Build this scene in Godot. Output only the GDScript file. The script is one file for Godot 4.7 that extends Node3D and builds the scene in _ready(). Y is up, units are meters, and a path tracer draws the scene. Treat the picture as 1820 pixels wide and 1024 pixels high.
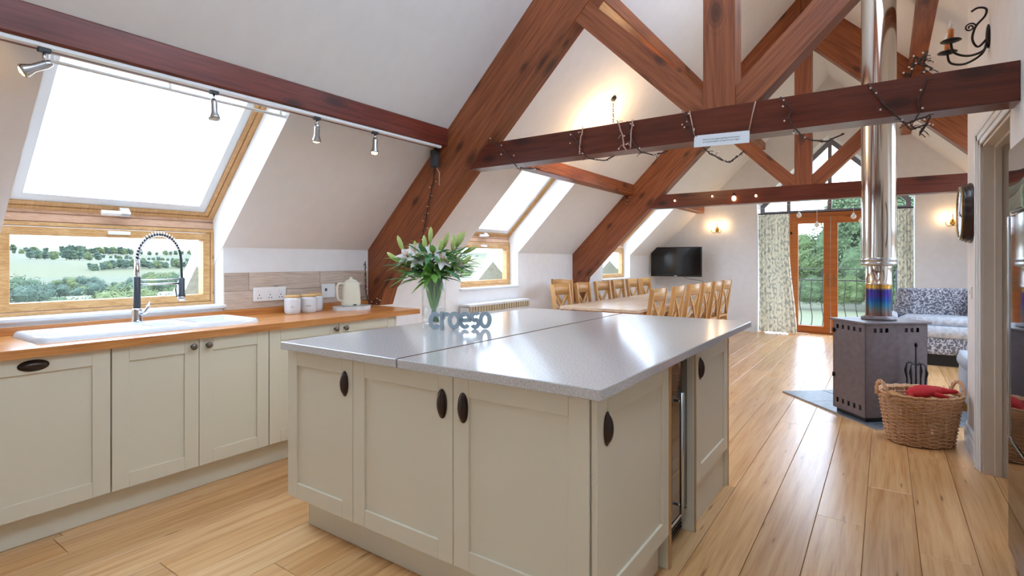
extends Node3D
# Room axes used below: x across the room, y up, depth d along the room (Godot z = -d).

var M := {}
var names := {}
var rng := RandomNumberGenerator.new()

const KX := -3.82      # inner face of the low left wall
const KY := 1.40       # where the left slope starts
const RX := -0.785     # ridge
const GZ := 10.58      # inner face of the far gable
const BZ := -3.4       # rear gable
const RWX := 0.49      # right kitchen wall
const T1 := 3.215      # front faces of the trusses
const T2 := 7.06


func _ready() -> void:
	rng.seed = 7
	camera_and_sky()
	materials()
	build_shell()
	build_windows()
	build_gable()
	build_roof_timbers()
	build_outdoors()
	build_left_kitchen()
	build_island()
	build_right_side()
	build_stove()
	build_dining()
	build_lounge()
	build_lamps()
	build_small_things()


func camera_and_sky() -> void:
	var cam := Camera3D.new()
	cam.name = "camera"
	cam.projection = Camera3D.PROJECTION_FRUSTUM
	cam.keep_aspect = Camera3D.KEEP_HEIGHT
	cam.near = 0.05
	cam.far = 3000.0
	cam.size = 0.05 * 1024.0 / 952.0
	cam.frustum_offset = Vector2(0.0, -0.05 * 49.0 / 952.0)
	cam.position = Vector3(0, 1.308, 0)
	cam.rotation.y = deg_to_rad(34.855)
	cam.current = true
	add_child(cam)
	var we := WorldEnvironment.new()
	we.name = "world_environment"
	var e := Environment.new()
	e.background_mode = Environment.BG_SKY
	var sky := Sky.new()
	var sm := ProceduralSkyMaterial.new()
	sm.sky_top_color = Color(0.80, 0.893, 1.0)
	sm.sky_horizon_color = Color(0.825, 0.905, 1.0)
	sm.ground_bottom_color = Color(0.42, 0.44, 0.36)
	sm.ground_horizon_color = Color(0.50, 0.53, 0.46)
	sm.sky_curve = 0.2
	sky.sky_material = sm
	e.sky = sky
	e.background_energy_multiplier = 2.8
	e.tonemap_mode = Environment.TONE_MAPPER_LINEAR
	e.tonemap_exposure = 4.0
	e.sdfgi_enabled = true
	e.ssao_enabled = true
	e.ssil_enabled = true
	we.environment = e
	add_child(we)


# ---------------------------------------------------------------- naming
func numbered(called: String) -> String:
	if not names.has(called):
		names[called] = 0
		return called
	names[called] += 1
	return "%s_%03d" % [called, names[called]]


func tag(o: Node3D, label: String, category := "", group := "") -> Node3D:
	o.set_meta("label", label)
	if category:
		o.set_meta("category", category)
	if group:
		o.set_meta("group", group)
	return o


func thing(called: String, label: String, category: String, at := Vector3.ZERO, turn := 0.0, group := "") -> Node3D:
	var o := Node3D.new()
	o.name = numbered(called)
	add_child(o)
	o.position = at
	o.rotation.y = turn
	return tag(o, label, category, group)


func structure(called: String, label := "", category := "") -> Node3D:
	var o := Node3D.new()
	o.name = numbered(called)
	add_child(o)
	o.set_meta("kind", "structure")
	if label:
		o.set_meta("label", label)
	if category:
		o.set_meta("category", category)
	return o


func copy(o: Node3D, at: Vector3, turn: float, label := "") -> Node3D:
	var c: Node3D = o.duplicate()
	c.name = numbered(String(o.name).get_slice("_0", 0))
	add_child(c)
	c.position = at
	c.rotation.y = turn
	if label:
		c.set_meta("label", label)
	return c


# ---------------------------------------------------------------- geometry
func P(x: float, y: float, d: float) -> Vector3:
	return Vector3(x, y, -d)


func mk(smooth := false) -> SurfaceTool:
	var st := SurfaceTool.new()
	st.begin(Mesh.PRIMITIVE_TRIANGLES)
	st.set_smooth_group(0 if smooth else -1)
	return st


func mesh_of(st: SurfaceTool, mat: Material) -> ArrayMesh:
	st.generate_normals()
	var m := st.commit()
	m.surface_set_material(0, mat)
	return m


func put(st: SurfaceTool, called: String, mat: Material, parent: Node = self, xf := Transform3D()) -> MeshInstance3D:
	return put_mesh(mesh_of(st, mat), called, parent, xf)


func put_mesh(m: Mesh, called: String, parent: Node = self, xf := Transform3D()) -> MeshInstance3D:
	var o := MeshInstance3D.new()
	o.mesh = m
	o.name = numbered(called) if parent == self else called
	o.transform = xf
	parent.add_child(o, true)
	return o


func tri_n(st: SurfaceTool, a: Vector3, b: Vector3, c: Vector3, n: Vector3) -> void:
	if (a - c).cross(a - b).dot(n) < 0.0:
		var t := b
		b = c
		c = t
	st.add_vertex(a)
	st.add_vertex(b)
	st.add_vertex(c)


func tri(st: SurfaceTool, a: Vector3, b: Vector3, c: Vector3, ref: Vector3) -> void:
	tri_n(st, a, b, c, (a + b + c) / 3.0 - ref)


func quad(st: SurfaceTool, a: Vector3, b: Vector3, c: Vector3, d: Vector3, ref: Vector3) -> void:
	var n := (a + b + c + d) / 4.0 - ref
	tri_n(st, a, b, c, n)
	tri_n(st, a, c, d, n)


func hexa(st: SurfaceTool, p: Array) -> void:
	# eight corners: 0-3 one face in order, 4-7 the opposite one
	var m := Vector3.ZERO
	for q in p:
		m += q / 8.0
	quad(st, p[0], p[1], p[2], p[3], m)
	quad(st, p[4], p[5], p[6], p[7], m)
	for i in 4:
		var j := (i + 1) % 4
		quad(st, p[i], p[j], p[j + 4], p[i + 4], m)


func bx(st: SurfaceTool, a: Vector3, b: Vector3, bev := 0.0) -> void:
	var lo := Vector3(minf(a.x, b.x), minf(a.y, b.y), minf(a.z, b.z))
	var hi := Vector3(maxf(a.x, b.x), maxf(a.y, b.y), maxf(a.z, b.z))
	var m := (lo + hi) / 2.0
	var h := (hi - lo) / 2.0
	bev = minf(bev, minf(h.x, minf(h.y, h.z)) * 0.9)
	if bev <= 0.0:
		hexa(st, [lo, Vector3(hi.x, lo.y, lo.z), Vector3(hi.x, hi.y, lo.z), Vector3(lo.x, hi.y, lo.z), Vector3(lo.x, lo.y, hi.z), Vector3(hi.x, lo.y, hi.z), hi, Vector3(lo.x, hi.y, hi.z)])
		return
	var f := func(s: Vector3, k: int) -> Vector3:
		var i := h - Vector3.ONE * bev
		i[k] = h[k]
		return m + i * s
	for k in 3:
		var u := (k + 1) % 3
		var v := (k + 2) % 3
		for s in [-1.0, 1.0]:
			var q := []
			for w in [[-1, -1], [1, -1], [1, 1], [-1, 1]]:
				var c := Vector3.ZERO
				c[k] = s
				c[u] = w[0]
				c[v] = w[1]
				q.append(f.call(c, k))
			quad(st, q[0], q[1], q[2], q[3], m)
		for w in [[-1, -1], [1, -1], [1, 1], [-1, 1]]:
			var c0 := Vector3.ZERO
			c0[k] = -1
			c0[u] = w[0]
			c0[v] = w[1]
			var c1 := c0
			c1[k] = 1
			quad(st, f.call(c0, u), f.call(c1, u), f.call(c1, v), f.call(c0, v), m)
	for sx in [-1.0, 1.0]:
		for sy in [-1.0, 1.0]:
			for sz in [-1.0, 1.0]:
				var c := Vector3(sx, sy, sz)
				tri(st, f.call(c, 0), f.call(c, 1), f.call(c, 2), m)


func rb(st: SurfaceTool, x0: float, x1: float, y0: float, y1: float, d0: float, d1: float, bev := 0.0) -> void:
	bx(st, P(x0, y0, d0), P(x1, y1, d1), bev)


func tube(st: SurfaceTool, pts: Array, r, n := 8, caps := true) -> void:
	var rings := []
	var up := Vector3.UP
	for i in pts.size():
		var t: Vector3 = (pts[mini(i + 1, pts.size() - 1)] - pts[maxi(i - 1, 0)])
		t = t.normalized() if t.length() > 1e-9 else Vector3.UP
		if i == 0:
			up = Vector3.RIGHT if absf(t.y) > 0.9 else Vector3.UP
		var s := t.cross(up).normalized()
		up = s.cross(t).normalized()
		var rad: float = r[i] if r is Array else r
		var ring := []
		for k in n:
			var a := TAU * k / n
			ring.append(pts[i] + (s * cos(a) + up * sin(a)) * rad)
		rings.append(ring)
	for i in rings.size() - 1:
		var ref: Vector3 = (pts[i] + pts[i + 1]) / 2.0
		for k in n:
			var j := (k + 1) % n
			quad(st, rings[i][k], rings[i][j], rings[i + 1][j], rings[i + 1][k], ref)
	if caps:
		for e in [[0, 1], [rings.size() - 1, rings.size() - 2]]:
			for k in n:
				tri_n(st, pts[e[0]], rings[e[0]][k], rings[e[0]][(k + 1) % n], pts[e[0]] - pts[e[1]])


func bent(pts: Array, n := 5) -> Array:
	# a smooth line through the points
	var out := []
	for i in pts.size() - 1:
		var a: Vector3 = pts[maxi(i - 1, 0)]
		var b: Vector3 = pts[i]
		var c: Vector3 = pts[i + 1]
		var d: Vector3 = pts[mini(i + 2, pts.size() - 1)]
		for k in n:
			out.append(b.cubic_interpolate(c, a, d, float(k) / n))
	out.append(pts[-1])
	return out


func lathe(st: SurfaceTool, prof: Array, n := 24, at := Vector3.ZERO, b := Basis()) -> void:
	for i in prof.size() - 1:
		var p: Vector2 = prof[i]
		var q: Vector2 = prof[i + 1]
		var nn := Vector2(q.y - p.y, p.x - q.x)
		for k in n:
			var a0 := TAU * k / n
			var a1 := TAU * (k + 1) / n
			var am := (a0 + a1) / 2.0
			var c0 := Vector3(cos(a0), 0, sin(a0))
			var c1 := Vector3(cos(a1), 0, sin(a1))
			var w := b * Vector3(cos(am) * nn.x, nn.y, sin(am) * nn.x)
			var A := at + b * (c0 * p.x + Vector3(0, p.y, 0))
			var B := at + b * (c1 * p.x + Vector3(0, p.y, 0))
			var C := at + b * (c1 * q.x + Vector3(0, q.y, 0))
			var D := at + b * (c0 * q.x + Vector3(0, q.y, 0))
			if p.x > 1e-6:
				tri_n(st, A, B, C, w)
			if q.x > 1e-6:
				tri_n(st, A, C, D, w)


func extr(st: SurfaceTool, poly: PackedVector2Array, o: Vector3, u: Vector3, v: Vector3, w: Vector3) -> void:
	var ids := Geometry2D.triangulate_polygon(poly)
	for i in range(0, ids.size(), 3):
		var t := [poly[ids[i]], poly[ids[i + 1]], poly[ids[i + 2]]]
		var q := t.map(func(p): return o + u * p.x + v * p.y)
		tri_n(st, q[0], q[1], q[2], -w)
		tri_n(st, q[0] + w, q[1] + w, q[2] + w, w)
	var turn := -1.0 if Geometry2D.is_polygon_clockwise(poly) else 1.0
	for i in poly.size():
		var p := poly[i]
		var r := poly[(i + 1) % poly.size()]
		var e := (r - p)
		var n2 := Vector2(e.y, -e.x) * turn
		var n := u * n2.x + v * n2.y
		var A := o + u * p.x + v * p.y
		var B := o + u * r.x + v * r.y
		tri_n(st, A, B, B + w, n)
		tri_n(st, A, B + w, A + w, n)


func ball(st: SurfaceTool, c: Vector3, r: Vector3, nu := 12, nv := 8, b := Basis()) -> void:
	var g := func(i: int, j: int) -> Vector3:
		var a := TAU * i / nu
		var t := PI * j / nv
		return c + b * (Vector3(sin(t) * cos(a), cos(t), sin(t) * sin(a)) * r)
	for i in nu:
		for j in nv:
			if j > 0:
				tri(st, g.call(i, j), g.call(i + 1, j), g.call(i + 1, j + 1), c)
			if j < nv - 1 or j == 0:
				tri(st, g.call(i, j), g.call(i + 1, j + 1), g.call(i, j + 1), c)


func ruled(st: SurfaceTool, rows: Array, n_ref: Vector3) -> void:
	# a sheet from rows of points, facing n_ref
	for i in rows.size() - 1:
		for k in rows[i].size() - 1:
			tri_n(st, rows[i][k], rows[i][k + 1], rows[i + 1][k + 1], n_ref)
			tri_n(st, rows[i][k], rows[i + 1][k + 1], rows[i + 1][k], n_ref)


func rounded_rect(w: float, h: float, r: float, n := 4) -> PackedVector2Array:
	var out := PackedVector2Array()
	for c in [[1, 1, 0.0], [-1, 1, 0.5], [-1, -1, 1.0], [1, -1, 1.5]]:
		for i in n + 1:
			var a: float = PI * (c[2] + 0.5 * i / n)
			out.append(Vector2(c[0] * (w / 2 - r) + cos(a) * r, c[1] * (h / 2 - r) + sin(a) * r))
	return out


func beam(parent: Node, called: String, a: Vector3, b: Vector3, side: Vector3, w: float, h: float, mat: Material, bev := 0.008) -> MeshInstance3D:
	# a timber from a to b (middle line); w along `side`, h across; its grain runs along its own x
	var x := (b - a).normalized()
	var z := (side - x * side.dot(x)).normalized()
	var y := z.cross(x)
	var st := mk()
	var l := a.distance_to(b)
	var o := rng.randf_range(-3, 3)
	bx(st, Vector3(o, -h / 2, -w / 2), Vector3(o + l, h / 2, w / 2), bev)
	return put(st, called, mat, parent, Transform3D(Basis(x, y, z), a - x * o))


func cut_beam(parent: Node, called: String, poly: PackedVector2Array, d0: float, d1: float, along: Vector2, mat: Material) -> MeshInstance3D:
	# a timber of any outline in the truss plane (x, y), from depth d0 to d1, with the grain along `along`
	var x := Vector3(along.x, along.y, 0).normalized()
	var y := Vector3(-x.y, x.x, 0)
	var bs := Basis(x, y, Vector3(0, 0, 1))
	var st := mk()
	var inv := bs.transposed()
	var q := PackedVector2Array()
	for p in poly:
		var v := inv * Vector3(p.x, p.y, 0)
		q.append(Vector2(v.x, v.y))
	extr(st, q, Vector3(0, 0, -d0), Vector3.RIGHT, Vector3.UP, Vector3(0, 0, d0 - d1))
	return put(st, called, mat, parent, Transform3D(bs, Vector3.ZERO))


# ---------------------------------------------------------------- materials
func mat(key: String, c: Color, rough := 0.6, metal := 0.0, spec := 0.5) -> StandardMaterial3D:
	var m := StandardMaterial3D.new()
	m.resource_name = key
	m.albedo_color = c
	m.roughness = rough
	m.metallic = metal
	m.metallic_specular = spec
	M[key] = m
	return m


func c8(r: int, g: int, b: int) -> Color:
	return Color8(r, g, b)


func with_tex(m: StandardMaterial3D, t: Texture2D, s: Vector3, world := false) -> StandardMaterial3D:
	m.albedo_texture = t
	m.uv1_triplanar = true
	m.uv1_world_triplanar = world
	m.uv1_scale = s
	m.uv1_triplanar_sharpness = 4.0
	return m


func noise_tex(sd: int, freq: float, ramp: Array, oct := 4, size := 512, kind := FastNoiseLite.TYPE_SIMPLEX_SMOOTH) -> NoiseTexture2D:
	var n := FastNoiseLite.new()
	n.seed = sd
	n.noise_type = kind
	n.frequency = freq
	n.fractal_octaves = oct
	var t := NoiseTexture2D.new()
	t.width = size
	t.height = size
	t.seamless = true
	t.noise = n
	var g := Gradient.new()
	g.offsets = PackedFloat32Array(ramp.map(func(r): return r[0]))
	g.colors = PackedColorArray(ramp.map(func(r): return r[1]))
	t.color_ramp = g
	return t


func bump(m: StandardMaterial3D, sd: int, freq: float, cm: float, oct := 4) -> void:
	m.heightmap_enabled = true
	m.heightmap_scale = cm
	m.heightmap_texture = noise_tex(sd, freq, [[0.0, Color.BLACK], [1.0, Color.WHITE]], oct, 256)


func wood_tex(sd: int, dark: Color, mid: Color, pale: Color, lines: float, knots: int, w := 512, h := 256, ks_size := 1.0) -> ImageTexture:
	# grain along u, made of stretched noise, growth lines and knots; wraps both ways
	var r := RandomNumberGenerator.new()
	r.seed = sd
	var n := FastNoiseLite.new()
	n.seed = sd
	n.noise_type = FastNoiseLite.TYPE_SIMPLEX_SMOOTH
	n.frequency = 1.0
	n.fractal_octaves = 3
	var ks := []
	for i in knots:
		ks.append([r.randf(), r.randf(), r.randf_range(0.6, 1.3) * ks_size])
	var im := Image.create(w, h, false, Image.FORMAT_RGB8)
	for j in h:
		var v := float(j) / h
		var av := TAU * v
		for i in w:
			var u := float(i) / w
			var au := TAU * u
			# a torus in noise space keeps the seams closed
			var cu := cos(au) * 0.35
			var su := sin(au) * 0.35
			var bend := n.get_noise_3d(cu + 4.0, su, cos(av) * 0.6 + sin(av) * 0.3)
			var fine := n.get_noise_3d(cu * 2.0 + 9.0, cos(av) * lines * 0.35 + su * 2.0, sin(av) * lines * 0.35)
			var finer := n.get_noise_3d(cu * 5.0 + 30.0 + su * 5.0, cos(av) * lines * 1.3, sin(av) * lines * 1.3)
			var t := 0.5 + 0.30 * bend + 0.45 * fine + 0.3 * finer
			var k := 0.0
			for q in ks:
				var du := absf(u - q[0])
				du = minf(du, 1.0 - du) * 26.0 / q[2]
				var dv := absf(v - q[1])
				dv = minf(dv, 1.0 - dv) * 13.0 / q[2]
				var dd: float = sqrt(du * du * 1.6 + dv * dv * 2.2)
				if dd < 2.0:
					k = maxf(k, clampf(1.15 - dd, 0.0, 1.0) + 0.25 * clampf(2.0 - dd, 0.0, 1.0) * (0.5 + 0.5 * sin(dd * 14.0)))
			var c: Color = mid.lerp(pale, clampf((t - 0.5) * 2.0, 0, 1)) if t > 0.5 else mid.lerp(dark, clampf((0.5 - t) * 2.0, 0, 1))
			im.set_pixel(i, j, c.lerp(dark.darkened(0.35), clampf(k, 0, 1) * 0.8))
	return ImageTexture.create_from_image(im)


func materials() -> void:
	var wall_t := noise_tex(3, 0.02, [[0.0, c8(250, 249, 248)], [1.0, c8(255, 255, 255)]])
	with_tex(mat("wall", c8(243, 241, 239), 0.9, 0, 0.25), wall_t, Vector3.ONE * 0.7, true)
	bump(M.wall, 5, 0.05, 0.06)
	mat("white_paint", c8(228, 229, 229), 0.45)
	mat("white_gloss", c8(240, 240, 238), 0.2)
	mat("jamb", c8(216, 203, 186), 0.5)
	mat("ceramic", c8(222, 225, 228), 0.08)
	# timbers
	var pine := wood_tex(11, c8(102, 52, 30), c8(144, 82, 49), c8(170, 102, 64), 9.0, 9)
	with_tex(mat("timber", c8(255, 250, 244), 0.42), pine, Vector3(0.45, 1.6, 1.6))
	with_tex(mat("timber_stained", c8(172, 134, 140), 0.3), pine, Vector3(0.4, 1.4, 1.4))
	with_tex(mat("timber_maroon", c8(200, 156, 186), 0.36), pine, Vector3(0.4, 1.8, 1.8))
	# floor
	for i in 6:
		var o := wood_tex(40 + i, c8(200, 150, 98), c8(228, 184, 132), c8(240, 202, 152), 3.2, [3, 4, 2, 5, 3, 6][i], 1024, 128, 0.42)
		var tones := [c8(246, 238, 228), c8(238, 228, 214), c8(252, 246, 236), c8(242, 228, 208), c8(232, 222, 210), c8(250, 238, 220)]
		var m := with_tex(mat("oak%d" % i, tones[i], 0.27, 0, 0.68), o, Vector3(0.3, 4.0, 4.0))
		m.resource_name = "oak_floor_board"
	var beech := wood_tex(60, c8(176, 112, 58), c8(206, 142, 82), c8(224, 168, 108), 14.0, 0)
	with_tex(mat("worktop_oak", c8(252, 242, 226), 0.24), beech, Vector3(0.7, 3.0, 3.0))
	var light := wood_tex(61, c8(186, 140, 88), c8(212, 170, 118), c8(228, 192, 146), 10.0, 1, 256, 128)
	with_tex(mat("frame_pine", c8(250, 240, 226), 0.4), light, Vector3(0.8, 4.0, 4.0))
	with_tex(mat("frame_pale", c8(252, 236, 228), 0.4), wood_tex(62, c8(196, 160, 130), c8(218, 186, 158), c8(230, 204, 180), 10.0, 1, 256, 128), Vector3(0.8, 4.0, 4.0))
	with_tex(mat("chair_oak", c8(246, 232, 206), 0.35), light, Vector3(1.0, 5.0, 5.0))
	with_tex(mat("door_oak", c8(226, 160, 104), 0.4), light, Vector3(0.6, 4.0, 4.0))
	with_tex(mat("table_top_sheen", c8(252, 250, 248), 0.2, 0, 0.6), wood_tex(64, c8(196, 166, 138), c8(222, 198, 172), c8(236, 216, 194), 8.0, 1, 256, 128), Vector3(0.5, 2.0, 2.0))  # window sheen put into the colour: paler than the legs
	var tile_t := wood_tex(63, c8(176, 158, 142), c8(208, 192, 176), c8(224, 210, 196), 8.0, 2, 256, 128)
	with_tex(mat("splash_a", c8(250, 246, 242), 0.35), tile_t, Vector3(1.2, 5.0, 5.0))
	with_tex(mat("splash_b", c8(232, 226, 222), 0.35), tile_t, Vector3(1.2, 5.0, 5.0))
	mat("grout", c8(170, 160, 150), 0.9)
	# kitchen
	mat("cabinet_paint", c8(222, 213, 190), 0.42)
	mat("cabinet_inside", c8(150, 132, 108), 0.6)
	mat("cut_edge", c8(196, 150, 96), 0.6)
	var qz := noise_tex(21, 0.22, [[0.0, c8(186, 183, 180)], [0.38, c8(212, 210, 208)], [0.52, c8(224, 222, 221)], [1.0, c8(240, 239, 238)]], 3, 512)
	with_tex(mat("quartz", c8(232, 230, 228), 0.13, 0, 0.6), qz, Vector3.ONE * 1.0, true)
	mat("seam", c8(96, 72, 58), 0.9, 0, 0.1)
	mat("bronze", c8(66, 54, 48), 0.3, 0.75)
	mat("pewter", c8(122, 116, 108), 0.35, 0.8)
	mat("chrome", c8(222, 224, 228), 0.08, 1.0)
	mat("steel", c8(196, 198, 200), 0.25, 1.0)
	mat("dark_rubber", c8(58, 62, 66), 0.4)
	mat("black", c8(20, 20, 22), 0.35)
	mat("black_iron", c8(34, 32, 32), 0.5, 0.3)
	mat("black_glass", c8(26, 22, 22), 0.04, 0.0, 0.8)
	mat("screen_off", c8(8, 8, 10), 0.12)
	mat("cream_enamel", c8(232, 228, 206), 0.2)
	mat("lid_wood", c8(216, 178, 120), 0.5)
	mat("plastic_white", c8(238, 238, 236), 0.35)
	mat("sign_grey", c8(160, 174, 182), 0.4)
	mat("paper", c8(232, 236, 240), 0.8)
	mat("ink", c8(40, 40, 46), 0.8)
	# glass
	var g := mat("glass", Color(0.95, 0.98, 0.97, 0.03), 0.02, 0, 0.2)
	g.transparency = BaseMaterial3D.TRANSPARENCY_ALPHA
	var v := mat("vase_glass", Color(0.86, 0.93, 0.92, 0.05), 0.02, 0, 0.6)
	v.transparency = BaseMaterial3D.TRANSPARENCY_ALPHA
	var wt := mat("vase_water", Color(0.80, 0.88, 0.86, 0.06), 0.05)
	wt.transparency = BaseMaterial3D.TRANSPARENCY_ALPHA
	# stove
	with_tex(mat("stove_steel", c8(122, 114, 118), 0.4, 0.2), noise_tex(70, 0.03, [[0.0, c8(225, 218, 218)], [1.0, c8(255, 255, 255)]]), Vector3.ONE)
	mat("flue_steel", c8(208, 204, 196), 0.13, 1.0)
	var heat := GradientTexture2D.new()
	var hg := Gradient.new()
	hg.offsets = PackedFloat32Array([0.0, 0.12, 0.2, 0.34, 0.5, 0.64, 0.8, 1.0])
	hg.colors = PackedColorArray([c8(196, 150, 70), c8(206, 160, 80), c8(64, 66, 140), c8(84, 66, 150), c8(52, 92, 168), c8(70, 130, 170), c8(120, 130, 140), c8(150, 110, 100)])
	heat.gradient = hg
	heat.fill_from = Vector2(0, 0)
	heat.fill_to = Vector2(0, 1)
	heat.width = 32
	heat.height = 256
	var hm := mat("heat_blued_steel", Color.WHITE, 0.2, 1.0)
	hm.albedo_texture = heat
	var slate_t := noise_tex(71, 0.02, [[0.0, c8(84, 90, 96)], [0.5, c8(108, 114, 120)], [1.0, c8(132, 136, 138)]])
	with_tex(mat("slate", c8(220, 224, 230), 0.4), slate_t, Vector3.ONE * 1.5, true)
	with_tex(mat("roof_slate", c8(226, 224, 220), 0.8), noise_tex(72, 0.04, [[0.0, c8(158, 152, 144)], [1.0, c8(206, 200, 190)]]), Vector3.ONE, true)
	# wicker, fabric
	var wick := noise_tex(73, 0.05, [[0.0, c8(176, 132, 100)], [0.5, c8(220, 182, 146)], [1.0, c8(244, 214, 180)]])
	with_tex(mat("wicker", c8(250, 240, 230), 0.65), wick, Vector3.ONE * 2.0)
	mat("wicker_dark", c8(96, 70, 52), 0.8)
	with_tex(mat("log", c8(240, 226, 200), 0.8), light, Vector3(3, 6, 6))
	mat("red_glove", c8(196, 40, 46), 0.8)
	var dam := noise_tex(74, 0.026, [[0.0, c8(96, 98, 106)], [0.40, c8(112, 114, 122)], [0.47, c8(214, 214, 220)], [0.56, c8(226, 226, 230)], [0.62, c8(120, 120, 128)], [1.0, c8(108, 106, 112)]], 5)
	with_tex(mat("damask", c8(238, 238, 242), 0.85), dam, Vector3.ONE * 1.15, true)
	with_tex(mat("damask_pale", c8(236, 238, 242), 0.8), noise_tex(75, 0.03, [[0.0, c8(168, 172, 180)], [0.5, c8(206, 210, 216)], [1.0, c8(228, 230, 234)]]), Vector3.ONE, true)
	mat("pouf", c8(176, 184, 196), 0.8)
	var cu := mat("curtain", c8(252, 251, 248), 0.9)
	cu.backlight_enabled = true
	cu.backlight = c8(190, 189, 184)
	# lamps
	lamp_mat("bulb_warm", Color(1.0, 0.82, 0.55), 5.0)
	lamp_mat("bulb_soft", Color(1.0, 0.85, 0.62), 2.2)
	mat("frosted", c8(240, 238, 230), 0.3)
	mat("candle", c8(216, 132, 60), 0.6)
	mat("brass", c8(150, 122, 72), 0.35, 0.8)
	mat("twig", c8(70, 52, 46), 0.8)
	mat("twig_pale", c8(196, 160, 140), 0.8)
	mat("bead", c8(236, 214, 196), 0.3)
	# plants
	leaf_mat("leaf", c8(122, 170, 78))
	leaf_mat("leaf_deep", c8(84, 132, 86))
	leaf_mat("bud", c8(186, 200, 118))
	leaf_mat("petal", c8(246, 238, 236))
	leaf_mat("stem", c8(96, 140, 70))


func lamp_mat(key: String, c: Color, energy: float) -> void:
	var m := mat(key, c, 0.4)
	m.emission_enabled = true
	m.emission = c
	m.emission_energy_multiplier = energy


func leaf_mat(key: String, c: Color) -> void:
	var m := mat(key, c, 0.5)
	m.backlight_enabled = true
	m.backlight = c.darkened(0.35)
	m.cull_mode = BaseMaterial3D.CULL_DISABLED


# ---------------------------------------------------------------- shell
const R2 := 0.70710678
const RIDGE_S := 4.292
const WTOP := 1.151
const LEFT_WINDOWS := [[-2.90, -1.75], [0.764, 1.925], [4.50, 5.61], [8.10, 9.24]]  # the first is added behind the camera, for more daylight
const ADDED_RIGHT_WINDOWS := [[5.40, 6.90], [7.40, 8.70]]  # added out of view on the lounge side and enlarged, for more daylight
const RTOP := 1.70
const ADDED_SKYLIGHTS := [[-0.1, 1.3], [1.7, 3.0], [3.5, 5.0]]  # roof lights added out of view to brighten the room


func SP(s: float, o: float, d: float, mir := false) -> Vector3:
	# a point s up the slope from the low wall and o outwards from the ceiling's face
	var x := KX + (s - o) * R2
	return P(2.0 * RX - x if mir else x, KY + (s + o) * R2, d)


func slope_box(st: SurfaceTool, s0: float, s1: float, o0: float, o1: float, d0: float, d1: float, mir := false) -> void:
	hexa(st, [SP(s0, o0, d0, mir), SP(s1, o0, d0, mir), SP(s1, o0, d1, mir), SP(s0, o0, d1, mir), SP(s0, o1, d0, mir), SP(s1, o1, d0, mir), SP(s1, o1, d1, mir), SP(s0, o1, d1, mir)])


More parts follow.
